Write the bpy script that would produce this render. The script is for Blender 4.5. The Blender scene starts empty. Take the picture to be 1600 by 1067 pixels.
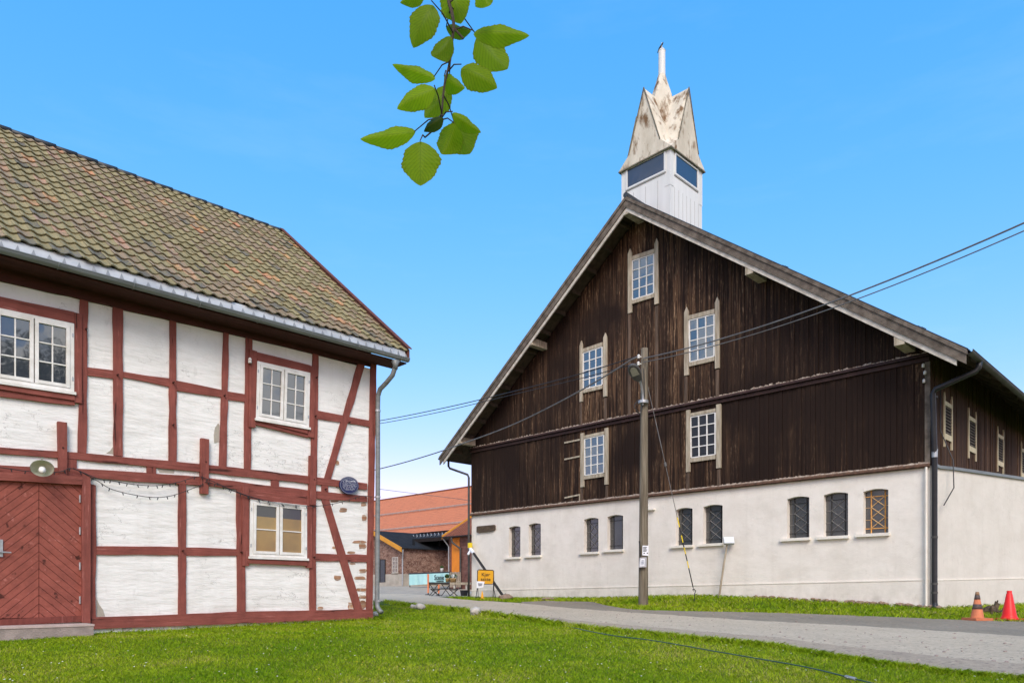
import bpy, math, random
import numpy as np
from mathutils import Vector, noise as mnoise
R = math.radians
random.seed(7)
rng = np.random.default_rng(11)
SC = bpy.context.scene
COL = SC.collection

# ---------------------------------------------------------------- camera, sky, sun, exposure
F, CX, HV = 1130.0, 800.0, 918.0            # focal length, principal column and horizon row, in photo pixels
cam = bpy.data.cameras.new('camera'); camo = bpy.data.objects.new('camera', cam); COL.objects.link(camo)
cam.sensor_width = 36; cam.lens = 36 * F / 1600; cam.shift_y = (HV - 533.5) / 1600
cam.clip_start = 0.05; cam.clip_end = 5000
camo.location = (0, 0, 0); camo.rotation_euler = (R(90), 0, 0)   # eye level is z = 0
SC.camera = camo
SUN_EL = R(41); sx, sy = 0.06, -0.998
sdir = Vector((sx * math.cos(SUN_EL), sy * math.cos(SUN_EL), math.sin(SUN_EL))).normalized()
W = bpy.data.worlds.new('World'); SC.world = W; W.use_nodes = True
nt = W.node_tree; nt.nodes.clear()
wo = nt.nodes.new('ShaderNodeOutputWorld'); bg = nt.nodes.new('ShaderNodeBackground')
sky = nt.nodes.new('ShaderNodeTexSky'); sky.sky_type = 'NISHITA'; sky.sun_disc = False
sky.sun_elevation = SUN_EL; sky.sun_rotation = math.atan2(sx, sy); sky.air_density = 1.0; sky.dust_density = 0.5; sky.ozone_density = 1.0
hs = nt.nodes.new('ShaderNodeHueSaturation'); hs.inputs['Saturation'].default_value = 1.28; hs.inputs['Hue'].default_value = 0.490; hs.inputs['Value'].default_value = 1.35
tc = nt.nodes.new('ShaderNodeTexCoord'); sp = nt.nodes.new('ShaderNodeSeparateXYZ')
mr = nt.nodes.new('ShaderNodeMapRange'); mr.inputs['From Min'].default_value = 0.05; mr.inputs['From Max'].default_value = -0.35
nz = nt.nodes.new('ShaderNodeTexNoise'); nz.inputs['Scale'].default_value = 7.0; nz.inputs['Detail'].default_value = 7; nz.inputs['Roughness'].default_value = 0.55
cr = nt.nodes.new('ShaderNodeValToRGB'); cr.color_ramp.elements[0].position = 0.49; cr.color_ramp.elements[1].position = 0.59
mu = nt.nodes.new('ShaderNodeMath'); mu.operation = 'MULTIPLY'
mx = nt.nodes.new('ShaderNodeMixRGB'); mx.inputs['Color2'].default_value = (9.2, 9.1, 8.8, 1)
L = nt.links.new
L(sky.outputs[0], hs.inputs['Color']); L(tc.outputs['Generated'], sp.inputs[0]); L(sp.outputs['Y'], mr.inputs['Value'])
L(tc.outputs['Generated'], nz.inputs['Vector']); sepn = nt.nodes.new('ShaderNodeSeparateColor'); comb = nt.nodes.new('ShaderNodeCombineColor')
L(hs.outputs[0], sepn.inputs[0])
for i_, (p_, k_) in enumerate(((1.10, .90), (.53, 1.66), (.30, 3.55))):
    a_ = nt.nodes.new('ShaderNodeMath'); a_.operation = 'POWER'; a_.inputs[1].default_value = p_
    b_ = nt.nodes.new('ShaderNodeMath'); b_.operation = 'MULTIPLY'; b_.inputs[1].default_value = k_
    L(sepn.outputs[i_], a_.inputs[0]); L(a_.outputs[0], b_.inputs[0]); L(b_.outputs[0], comb.inputs[i_])
L(nz.outputs['Fac'], cr.inputs[0]); L(cr.outputs[0], mu.inputs[0]); L(mr.outputs[0], mu.inputs[1])
mpw = nt.nodes.new('ShaderNodeMapping'); mpw.inputs['Scale'].default_value = (1.0, 1.0, 5.0); nzw = nt.nodes.new('ShaderNodeTexNoise'); nzw.inputs['Scale'].default_value = 2.6; nzw.inputs['Detail'].default_value = 8; nzw.inputs['Roughness'].default_value = .62
crw = nt.nodes.new('ShaderNodeMapRange'); crw.inputs['From Min'].default_value = .52; crw.inputs['From Max'].default_value = .78; crw.inputs['To Max'].default_value = .03
mxw = nt.nodes.new('ShaderNodeMath'); mxw.operation = 'MAXIMUM'
L(tc.outputs['Generated'], mpw.inputs[0]); L(mpw.outputs[0], nzw.inputs['Vector']); L(nzw.outputs['Fac'], crw.inputs['Value']); L(mu.outputs[0], mxw.inputs[0]); L(crw.outputs[0], mxw.inputs[1])
L(mxw.outputs[0], mx.inputs['Fac']); L(comb.outputs[0], mx.inputs['Color1']); L(mx.outputs[0], bg.inputs['Color'])
bg.inputs['Strength'].default_value = 0.12
L(bg.outputs[0], wo.inputs['Surface'])
sl = bpy.data.lights.new('sun', 'SUN'); sl.energy = 1.75; sl.angle = R(28); sl.color = (1.0, 0.97, 0.86)
so = bpy.data.objects.new('sun', sl); COL.objects.link(so); so.location = (5, -12, 20)
so.rotation_euler = sdir.to_track_quat('Z', 'Y').to_euler()
SC.view_settings.view_transform = 'Standard'; SC.view_settings.look = 'None'
SC.view_settings.exposure = 0.74; SC.view_settings.gamma = 1.0

# ---------------------------------------------------------------- materials
MATS = {}
def new_mat(name):
    m = bpy.data.materials.new(name); m.use_nodes = True; MATS[name] = m
    return m, m.node_tree, m.node_tree.nodes['Principled BSDF']
def N(t, kind, **kw):
    n = t.nodes.new(kind)
    for k, v in kw.items():
        if k in n.inputs: n.inputs[k].default_value = v
        else: setattr(n, k, v)
    return n
def coords(t, scale=(1, 1, 1)):
    tc = N(t, 'ShaderNodeTexCoord'); mp = N(t, 'ShaderNodeMapping'); mp.inputs['Scale'].default_value = scale
    t.links.new(tc.outputs['Object'], mp.inputs['Vector']); return mp.outputs[0]
def noise_f(t, scale=(1, 1, 1), s=1.0, detail=4, rough=.55, lo=.35, hi=.65):
    n = N(t, 'ShaderNodeTexNoise'); n.inputs['Scale'].default_value = s; n.inputs['Detail'].default_value = detail; n.inputs['Roughness'].default_value = rough
    t.links.new(coords(t, scale), n.inputs['Vector'])
    m = N(t, 'ShaderNodeMapRange'); m.inputs['From Min'].default_value = lo; m.inputs['From Max'].default_value = hi
    t.links.new(n.outputs['Fac'], m.inputs['Value']); return m.outputs[0]
def mix(t, fac, a, b):
    m = N(t, 'ShaderNodeMixRGB')
    for sock, v in (('Fac', fac), ('Color1', a), ('Color2', b)):
        if isinstance(v, (int, float)): m.inputs[sock].default_value = v
        elif isinstance(v, tuple): m.inputs[sock].default_value = (*v[:3], 1)
        else: t.links.new(v, m.inputs[sock])
    return m.outputs[0]
def math_n(t, op, a, b=0.0):
    m = N(t, 'ShaderNodeMath'); m.operation = op
    for i, v in enumerate((a, b)):
        if isinstance(v, (int, float)): m.inputs[i].default_value = v
        else: t.links.new(v, m.inputs[i])
    return m.outputs[0]
def bump(t, bsdf, h, strength=.3, dist=.02):
    b = N(t, 'ShaderNodeBump'); b.inputs['Strength'].default_value = strength; b.inputs['Distance'].default_value = dist
    t.links.new(h, b.inputs['Height']); t.links.new(b.outputs[0], bsdf.inputs['Normal'])
def nmat(name, c1, c2, scale=(1, 1, 1), s=2.0, rough=.8, bmp=.25, bs=20, bscale=None, dist=.01, metal=0.0, spec=.3, c3=None, s3=.6, lo3=.5, hi3=.75, detail=5):
    m, t, b = new_mat(name)
    col = mix(t, noise_f(t, scale, s, detail), c1, c2)
    if c3: col = mix(t, noise_f(t, scale, s3, 6, .6, lo3, hi3), col, c3)
    t.links.new(col, b.inputs['Base Color'])
    b.inputs['Roughness'].default_value = rough; b.inputs['Metallic'].default_value = metal; b.inputs['Specular IOR Level'].default_value = spec
    if bmp: bump(t, b, noise_f(t, bscale or scale, bs, 5), bmp, dist)
    return m
def attr_mat(name, attr='tint', rough=.85, bs=30, bmp=.3, mottle=None, spec=.25, dist=.01, ms=9):
    m, t, b = new_mat(name)
    a = N(t, 'ShaderNodeAttribute'); a.attribute_name = attr
    col = a.outputs['Color']
    if mottle: col = mix(t, noise_f(t, (1, 1, 1), ms, 6, .6, .48, .68), col, mottle)
    t.links.new(col, b.inputs['Base Color']); b.inputs['Roughness'].default_value = rough; b.inputs['Specular IOR Level'].default_value = spec
    if bmp: bump(t, b, noise_f(t, (1, 1, 1), bs, 5), bmp, dist)
    return m
def glass_mat(name, tint, mirror=.22, rough=.03):
    m, t, b = new_mat(name)
    g = N(t, 'ShaderNodeBsdfGlossy'); g.inputs['Roughness'].default_value = rough; g.inputs['Color'].default_value = (1, 1, 1, 1)
    fr = N(t, 'ShaderNodeFresnel'); fr.inputs['IOR'].default_value = 1.5
    ms = N(t, 'ShaderNodeMixShader'); add = math_n(t, 'ADD', fr.outputs[0], mirror)
    t.links.new(mix(t, noise_f(t, (1, 1, 1), 1.5), tuple(x * .6 for x in tint), tint), b.inputs['Base Color']); b.inputs['Roughness'].default_value = .4
    t.links.new(add, ms.inputs[0]); t.links.new(b.outputs[0], ms.inputs[1]); t.links.new(g.outputs[0], ms.inputs[2])
    wob = N(t, 'ShaderNodeBump'); wob.inputs['Strength'].default_value = .05; wob.inputs['Distance'].default_value = .01
    t.links.new(noise_f(t, (1, 1, 1), 3.0, 2), wob.inputs['Height']); t.links.new(wob.outputs[0], g.inputs['Normal'])
    t.links.new(ms.outputs[0], t.nodes['Material Output'].inputs['Surface'])
    return m
def brick_mat(name, c1, c2, mortar, sc=1.0, rot=False, pale=None):
    m, t, b = new_mat(name)
    tc = N(t, 'ShaderNodeTexCoord'); s_ = N(t, 'ShaderNodeSeparateXYZ'); t.links.new(tc.outputs['Object'], s_.inputs[0])
    xy = math_n(t, 'ADD', s_.outputs['X'], s_.outputs['Y'])
    c = N(t, 'ShaderNodeCombineXYZ'); t.links.new(xy, c.inputs[0]); t.links.new(s_.outputs['Z'], c.inputs[1])
    br = N(t, 'ShaderNodeTexBrick'); t.links.new(c.outputs[0], br.inputs['Vector'])
    br.inputs['Scale'].default_value = 1 / sc; br.inputs['Brick Width'].default_value = .26; br.inputs['Row Height'].default_value = .085; br.inputs['Mortar Size'].default_value = .012
    br.inputs['Color1'].default_value = (*c1, 1); br.inputs['Color2'].default_value = (*c2, 1); br.inputs['Mortar'].default_value = (*mortar, 1); br.inputs['Bias'].default_value = -.1
    col = mix(t, noise_f(t, (1, 1, 2), 2.2, 6, .6), br.outputs['Color'], tuple(x * .45 for x in c1))
    if pale: col = mix(t, noise_f(t, (1, 1, 1.6), 7, 6, .65, .55, .66), col, pale)
    t.links.new(col, b.inputs['Base Color']); b.inputs['Roughness'].default_value = .9
    bump(t, b, br.outputs['Fac'], -.4, .01)
    return m

def plaster_mat(name, base, dirt, wave=.5, bstr=.5, sc=(1, 1, 1), cracks=.5, foot=.3, mott=.5):
    m, t, b = new_mat(name)
    f1 = noise_f(t, (1, 1, 1), 1.3, 7, .62, .42, .72)
    col = mix(t, math_n(t, 'MULTIPLY', f1, mott), base, dirt)
    col = mix(t, math_n(t, 'MULTIPLY', noise_f(t, (5, 5, .35), 1.0, 6, .6, .52, .75), mott * .5), col, dirt)
    col = mix(t, math_n(t, 'MULTIPLY', noise_f(t, (1, 1, .4), 7, 8, .7, .58, .75), .4), col, tuple(x * .72 for x in dirt))
    w = N(t, 'ShaderNodeTexNoise'); w.inputs['Scale'].default_value = 1.1; w.inputs['Detail'].default_value = 7; w.inputs['Roughness'].default_value = .62; t.links.new(coords(t, (1, 1, 1.8)), w.inputs['Vector'])
    crk = math_n(t, 'LESS_THAN', math_n(t, 'ABSOLUTE', math_n(t, 'SUBTRACT', w.outputs['Fac'], .5)), .0022)
    crk = math_n(t, 'MULTIPLY', crk, noise_f(t, (1, 1, 1), .8, 2, .5, .5, .6))
    col = mix(t, math_n(t, 'MULTIPLY', crk, cracks), col, (.16, .14, .12))
    tc = N(t, 'ShaderNodeTexCoord'); sz = N(t, 'ShaderNodeSeparateXYZ'); t.links.new(tc.outputs['Object'], sz.inputs[0])
    mr = N(t, 'ShaderNodeMapRange'); mr.inputs['From Min'].default_value = .75; mr.inputs['From Max'].default_value = .05; t.links.new(sz.outputs['Z'], mr.inputs['Value'])
    spl = math_n(t, 'MULTIPLY', math_n(t, 'MULTIPLY', mr.outputs[0], noise_f(t, (1.4, 1.4, .8), 2.2, 7, .65, .4, .7)), foot)
    col = mix(t, spl, col, (.30, .26, .20))
    t.links.new(col, b.inputs['Base Color']); b.inputs['Roughness'].default_value = .92; b.inputs['Specular IOR Level'].default_value = .15
    h = math_n(t, 'ADD', noise_f(t, sc, 2.4, 9, .55, .25, .75), math_n(t, 'MULTIPLY', crk, -.6))
    bump(t, b, h, bstr, wave * .06)
    return m
plaster_mat('whitewash', (.80, .795, .755), (.60, .58, .53), .8, .33, (.75, .75, 3.0), .6, .35)
plaster_mat('barn_render', (.80, .75, .67), (.62, .57, .49), .35, .35, (1, 1, 1.4), .15, .5, .6)
plaster_mat('wall_render', (.66, .62, .56), (.54, .50, .44), .35, .35, (1, 1, 1.4), .15, .4, .6)
nmat('render_trim', (.84, .80, .71), (.74, .69, .60), s=3, rough=.9, bs=40)
def timber(name, c, dark, g=(10, 10, .8)):
    m, t, b = new_mat(name)
    f = noise_f(t, (1.5, 1.5, 1.5), 2.0, 6, .6, .3, .75)
    col = mix(t, f, c, dark)
    gr = noise_f(t, g, 1.6, 7, .65, .35, .7)
    col = mix(t, math_n(t, 'MULTIPLY', gr, .55), col, tuple(x * .62 for x in dark))
    col = mix(t, math_n(t, 'MULTIPLY', noise_f(t, g, 2.6, 5, .6, .62, .70), .5), col, tuple(min(1, x * 1.35 + .07) for x in c))
    crk = noise_f(t, tuple(x * 1.6 for x in g), 1.0, 3, .5, .66, .70)
    col = mix(t, math_n(t, 'MULTIPLY', crk, .75), col, (.03, .012, .01))
    t.links.new(col, b.inputs['Base Color']); b.inputs['Roughness'].default_value = .8; b.inputs['Specular IOR Level'].default_value = .2
    bump(t, b, math_n(t, 'SUBTRACT', math_n(t, 'ADD', gr, noise_f(t, (2, 2, 2), 2.0, 3)), crk), .5, .012)
    return m
HG = (.8, 10, 10)
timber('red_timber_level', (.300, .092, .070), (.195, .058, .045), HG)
timber('verge_red', (.175, .070, .052), (.12, .045, .034))
timber('red_timber', (.300, .092, .070), (.195, .058, .045))
timber('eave_shade_timber', (.085, .028, .022), (.055, .02, .016), HG)  # red timber darkened, eave shade put into the colour; also used for pegs
timber('red_door', (.33, .098, .070), (.25, .074, .054), (4, 4, 4))
timber('red_trim', (.21, .06, .045), (.15, .043, .033))
nmat('white_paint', (.80, .79, .75), (.66, .64, .58), s=6, rough=.55, bs=50, bmp=.1)
nmat('zinc', (.23, .25, .25), (.17, .185, .185), s=4, rough=.5, metal=.2, bs=30, bmp=.08, scale=(.5, 3, 3))
nmat('zinc_pale', (.52, .54, .54), (.38, .40, .41), s=3, rough=.5, metal=.25, bs=30, bmp=.08)
nmat('zinc_mark', (.20, .22, .24), (.28, .30, .31), s=6, rough=.6, metal=.2)
attr_mat('clay_tile', rough=.9, bs=26, bmp=.5, mottle=(.19, .17, .085), dist=.012, ms=10)
attr_mat('leafy', rough=.6, bmp=0)
brick_mat('patch_brick', (.44, .22, .12), (.52, .32, .19), (.55, .48, .38))
def planks(name, dark, mid, light, per=.137, amount=.5):
    m, t, b = new_mat(name)
    a = N(t, 'ShaderNodeAttribute'); a.attribute_name = 'tint'          # one random value for each board
    sepc = N(t, 'ShaderNodeSeparateColor'); t.links.new(a.outputs['Color'], sepc.inputs[0])
    big = noise_f(t, (.35, .35, .28), 1.0, 3, .5, .38, .66)
    streak = noise_f(t, (16, 16, .55), 1.0, 6, .65, .42, .72)
    knots = noise_f(t, (26, 26, 4.5), 1.0, 4, .6, .52, .7)
    f = math_n(t, 'MULTIPLY', math_n(t, 'MULTIPLY', big, streak), math_n(t, 'ADD', sepc.outputs[0], .25))
    f = math_n(t, 'MULTIPLY', math_n(t, 'MULTIPLY', f, amount * 2.2), math_n(t, 'ADD', math_n(t, 'MULTIPLY', sepc.outputs[2], 1.15), .08))
    col = mix(t, f, dark, mid)
    f2 = math_n(t, 'MULTIPLY', math_n(t, 'MULTIPLY', f, knots), math_n(t, 'MULTIPLY', sepc.outputs[1], 1.6))
    col = mix(t, f2, col, light)
    t.links.new(col, b.inputs['Base Color']); b.inputs['Roughness'].default_value = .82; b.inputs['Specular IOR Level'].default_value = .12
    bump(t, b, noise_f(t, (40, 40, 2.2), 1.0, 5), .5, .008)
    return m
planks('dark_boards', (.0205, .0120, .0090), (.125, .070, .039), (.40, .26, .155), amount=.95)
planks('side_boards', (.040, .022, .014), (.13, .07, .038), (.24, .15, .09), amount=.8)
nmat('board_backing', (.012, .008, .007), (.02, .013, .011), s=3, rough=.95)
nmat('weathered_wood', (.50, .44, .33), (.30, .25, .18), scale=(6, 6, .8), s=2.0, rough=.85, bs=8, bmp=.4)
nmat('weathered_brown', (.15, .10, .068), (.06, .04, .028), scale=(9, 9, .7), s=1.6, rough=.85, bs=10, bmp=.4)
nmat('weathered_dark', (.175, .145, .115), (.085, .068, .052), scale=(5, 5, 5), s=1.2, rough=.85, bs=10, bmp=.4)
nmat('pale_barge', (.60, .56, .49), (.42, .38, .32), scale=(3, 3, 3), s=2, rough=.85, bs=14, bmp=.3)
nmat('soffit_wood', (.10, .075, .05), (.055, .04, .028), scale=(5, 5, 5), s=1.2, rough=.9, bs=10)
nmat('drip_pale', (.50, .42, .34), (.22, .15, .11), scale=(9, 9, 9), s=1.4, rough=.9, bs=12)
nmat('drip_dark', (.03, .014, .012), (.05, .025, .02), s=4, rough=.7)
nmat('drip_brown', (.14, .075, .045), (.07, .04, .028), scale=(3, 3, 3), s=3, rough=.85)
nmat('roof_metal', (.06, .065, .07), (.035, .037, .04), s=2, rough=.5, metal=.3, bmp=.05)
nmat('black_pvc', (.028, .028, .03), (.018, .018, .02), s=4, rough=.4, bmp=.05)
nmat('dark_gutter', (.09, .085, .08), (.05, .048, .045), s=4, rough=.55, metal=.2)
nmat('louvre_cream', (.62, .55, .38), (.46, .39, .26), scale=(3, 3, .6), s=3, rough=.8, bs=20)
nmat('turret_white', (.70, .71, .69), (.62, .63, .61), s=1.2, rough=.6, bmp=.08, scale=(3, 3, .3))
nmat('turret_cap', (.66, .61, .50), (.52, .47, .37), s=2.2, rough=.85, bs=14, c3=(.17, .10, .05), s3=2.6, lo3=.50, hi3=.63, scale=(1.5, 1.5, .6), detail=8)
nmat('seam_grey', (.40, .40, .38), (.3, .3, .29), s=4)
nmat('cap_edge', (.20, .18, .13), (.09, .08, .055), s=5)
glass_mat('pane_sky', (.012, .017, .024), .08)
glass_mat('pane_barn', (.03, .038, .045), .11)
glass_mat('pane_turret', (.014, .022, .055), .0)
glass_mat('pane_blind', (.30, .185, .04), .0)
glass_mat('pane_dark', (.014, .014, .014), .01)
glass_mat('leaded', (.045, .045, .043), .05, .25)
nmat('iron', (.018, .018, .018), (.05, .047, .042), s=10, rough=.6)
nmat('rust_iron', (.72, .36, .09), (.5, .25, .08), s=8, rough=.8)
nmat('rust_pale', (.62, .42, .22), (.5, .3, .13), s=8, rough=.8)
nmat('grey_iron', (.26, .25, .235), (.13, .125, .118), s=8, rough=.7)
nmat('grey_stone', (.36, .30, .265), (.25, .21, .185), s=6, rough=.9, bs=50, bmp=.4)
nmat('step_top', (.50, .40, .36), (.42, .34, .30), s=8, rough=.9, bs=60)
nmat('pale_stone', (.52, .49, .44), (.36, .34, .30), s=6, rough=.9, bs=14, bmp=.6)
nmat('brown_stone', (.30, .21, .15), (.20, .15, .11), s=5, rough=.9, bs=12, bmp=.6)
nmat('pole_wood', (.215, .185, .135), (.11, .09, .062), scale=(9, 9, .5), s=2.5, rough=.9, bs=6, bmp=.5)
nmat('bleached_wood', (.42, .36, .27), (.29, .24, .17), scale=(5, 5, .6), s=3, rough=.9)
nmat('galvanised', (.46, .48, .49), (.36, .38, .39), s=8, rough=.4, metal=.5)
nmat('cable_black', (.02, .02, .022), (.03, .03, .03), s=5, rough=.5, bmp=0)
nmat('cable_grey', (.11, .11, .11), (.16, .155, .15), s=5, rough=.5, bmp=0)
nmat('safety_yellow', (.84, .64, .03), (.76, .56, .03), s=5, rough=.5, bmp=0)
nmat('sign_yellow', (.72, .36, .012), (.62, .31, .012), s=4, rough=.5, bmp=0)
nmat('lettering_black', (.015, .015, .015), (.02, .02, .02), s=4, rough=.6, bmp=0)
nmat('lettering_grey', (.22, .24, .30), (.3, .3, .34), s=4, rough=.7, bmp=0)
nmat('lettering_white', (.72, .73, .76), (.62, .63, .68), s=4, rough=.6, bmp=0)
nmat('plaque_navy', (.012, .018, .075), (.016, .022, .09), s=4, rough=.35, bmp=0)
nmat('paper', (.76, .78, .82), (.68, .70, .75), s=6, rough=.6, bmp=0)
nmat('lamp_grey', (.10, .10, .10), (.075, .075, .075), s=4, rough=.5, bmp=0)
nmat('lamp_lens', (.42, .42, .36), (.36, .36, .31), s=10, rough=.3, bmp=0)
nmat('porcelain', (.74, .73, .70), (.66, .65, .6), s=4, rough=.3, bmp=0)
nmat('lamp_enamel', (.19, .20, .155), (.14, .15, .115), s=4, rough=.5, bmp=0)
nmat('lamp_inner', (.66, .66, .56), (.55, .55, .46), s=4, rough=.5, bmp=0)
nmat('cone_orange', (.58, .19, .085), (.45, .14, .065), s=7, rough=.7)
nmat('cone_band', (.055, .045, .042), (.15, .11, .095), s=8, rough=.7)
nmat('cone_tip', (.36, .22, .12), (.26, .16, .09), s=8, rough=.7)
nmat('cone_red', (.78, .022, .018), (.66, .018, .016), s=5, rough=.4, bmp=0)
nmat('cone_yellow', (.8, .38, .02), (.7, .32, .02), s=5, rough=.5, bmp=0)
nmat('root_wood', (.13, .095, .06), (.05, .035, .025), s=9, rough=.95, bs=16, bmp=.8)
nmat('hose_green', (.03, .075, .06), (.04, .095, .08), s=5, rough=.4, bmp=0)
nmat('banner_teal', (.45, .72, .69), (.37, .65, .62), s=1.2, rough=.6, bmp=.1, bs=2)
nmat('post_orange', (.82, .25, .10), (.72, .21, .08), s=4, rough=.6, bmp=0)
nmat('verge_orange', (.66, .30, .035), (.54, .24, .03), s=3, rough=.7)
nmat('door_orange', (.72, .235, .02), (.64, .20, .02), s=2, rough=.6, bmp=.05)
nmat('grey_door', (.075, .078, .09), (.06, .062, .072), s=3, rough=.6)
nmat('concrete', (.44, .40, .33), (.33, .30, .245), s=1.5, rough=.95, bs=20)
nmat('black_roof', (.026, .027, .030), (.017, .018, .02), s=2, rough=.85, spec=.1)
nmat('table_black', (.03, .03, .03), (.02, .02, .02), s=4, rough=.5, bmp=0)
nmat('wicker', (.40, .25, .10), (.25, .15, .06), s=20, rough=.9)
nmat('white_petals', (.85, .85, .83), (.7, .72, .68), s=20, rough=.7)
nmat('plant_green', (.07, .13, .03), (.04, .08, .02), s=12, rough=.7)
nmat('bird_dark', (.03, .03, .035), (.05, .05, .055), s=9, rough=.6, bmp=0)
nmat('sign_brown', (.075, .05, .032), (.11, .078, .05), s=6, rough=.8, bs=20)
nmat('bark', (.085, .065, .05), (.05, .038, .03), scale=(5, 5, 1), s=4, rough=.9, bmp=.5)
brick_mat('old_brick', (.24, .10, .065), (.33, .17, .11), (.33, .27, .21), pale=(.45, .36, .28))
brick_mat('red_brick', (.20, .075, .055), (.27, .11, .08), (.17, .12, .10))
def tile_roof(name, c1, c2, c3, per=.34):
    m, t, b = new_mat(name)
    tc = N(t, 'ShaderNodeTexCoord'); s_ = N(t, 'ShaderNodeSeparateXYZ'); t.links.new(tc.outputs['Object'], s_.inputs[0])
    c = N(t, 'ShaderNodeCombineXYZ'); t.links.new(s_.outputs['X'], c.inputs[0]); t.links.new(math_n(t, 'MULTIPLY', s_.outputs['Y'], 1.28), c.inputs[1])
    br = N(t, 'ShaderNodeTexBrick'); br.offset = 0; t.links.new(c.outputs[0], br.inputs['Vector'])
    br.inputs['Scale'].default_value = 1; br.inputs['Brick Width'].default_value = .24; br.inputs['Row Height'].default_value = .36; br.inputs['Mortar Size'].default_value = .03
    br.inputs['Color1'].default_value = (*c1, 1); br.inputs['Color2'].default_value = (*c2, 1); br.inputs['Mortar'].default_value = (*c3, 1)
    t.links.new(mix(t, noise_f(t, (1, 1, 1), 1.0, 5), br.outputs['Color'], c2), b.inputs['Base Color']); b.inputs['Roughness'].default_value = .85
    bump(t, b, br.outputs['Fac'], -.6, .04)
    return m
tile_roof('orange_tile', (.60, .205, .085), (.50, .16, .068), (.28, .085, .04))
nmat('ribbed_brown', (.23, .085, .05), (.17, .06, .037), s=3, rough=.7)
# ground materials
def soil():
    m, t, b = new_mat('turf_soil')
    col = mix(t, noise_f(t, (1, 1, 1), .8, 6, .6), (.105, .185, .010), (.14, .19, .018))
    col = mix(t, noise_f(t, (1, 1, 1), 30, 5, .7, .4, .7), col, (.045, .085, .010))
    t.links.new(col, b.inputs['Base Color']); b.inputs['Roughness'].default_value = .95; b.inputs['Specular IOR Level'].default_value = .1
    bump(t, b, noise_f(t, (1, 1, 1), 25, 6), .8, .03)
soil()
def gravel(name, a, c, fine, stones, patch):
    m, t, b = new_mat(name)
    col = mix(t, noise_f(t, (1, 1, 1), .5, 6, .6), a, c)
    col = mix(t, math_n(t, 'MULTIPLY', noise_f(t, (1, 1, 1), 60, 6, .75, .4, .7), .5), col, fine)
    col = mix(t, math_n(t, 'MULTIPLY', noise_f(t, (1, 1, 1), 11, 9, .8, .45, .62), .55), col, fine)
    col = mix(t, math_n(t, 'MULTIPLY', noise_f(t, (1, 1, 1), 17, 8, .8, .52, .66), .45), col, tuple(min(1, x * 1.35) for x in a))
    v = N(t, 'ShaderNodeTexVoronoi'); v.inputs['Scale'].default_value = 14; t.links.new(coords(t), v.inputs['Vector'])
    sepc = N(t, 'ShaderNodeSeparateColor'); t.links.new(v.outputs['Color'], sepc.inputs[0])
    st = math_n(t, 'MULTIPLY', math_n(t, 'LESS_THAN', v.outputs['Distance'], .28), math_n(t, 'GREATER_THAN', sepc.outputs[0], .80))
    col = mix(t, math_n(t, 'MULTIPLY', st, .8), col, stones)
    col = mix(t, math_n(t, 'MULTIPLY', noise_f(t, (1.0, .25, 1), 1.4, 5, .6, .5, .75), .6), col, patch)
    t.links.new(col, b.inputs['Base Color']); b.inputs['Roughness'].default_value = .95; b.inputs['Specular IOR Level'].default_value = .15
    bump(t, b, math_n(t, 'ADD', noise_f(t, (1, 1, 1), 45, 6, .7), math_n(t, 'MULTIPLY', v.outputs['Distance'], -.6)), .5, .02)
gravel('road_gravel', (.63, .525, .385), (.55, .455, .33), (.29, .25, .195), (.17, .15, .125), (.40, .335, .255))
gravel('road_rut', (.49, .40, .295), (.42, .34, .25), (.22, .18, .14), (.12, .11, .10), (.24, .20, .165))
gravel('dark_gravel', (.36, .305, .23), (.29, .245, .18), (.13, .115, .095), (.33, .31, .29), (.155, .145, .13))
gravel('yard_gravel', (.50, .42, .32), (.43, .36, .27), (.25, .23, .2), (.2, .18, .16), (.27, .24, .20))
def grass_mat():
    m, t, b = new_mat('grass')
    a = N(t, 'ShaderNodeAttribute'); a.attribute_name = 'tint'
    t.links.new(a.outputs['Color'], b.inputs['Base Color']); b.inputs['Roughness'].default_value = .65; b.inputs['Specular IOR Level'].default_value = .15
    tr = N(t, 'ShaderNodeBsdfTranslucent'); ms = N(t, 'ShaderNodeMixShader'); ms.inputs[0].default_value = .3
    t.links.new(a.outputs['Color'], tr.inputs['Color']); t.links.new(b.outputs[0], ms.inputs[1]); t.links.new(tr.outputs[0], ms.inputs[2])
    t.links.new(ms.outputs[0], t.nodes['Material Output'].inputs['Surface'])
grass_mat()
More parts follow.
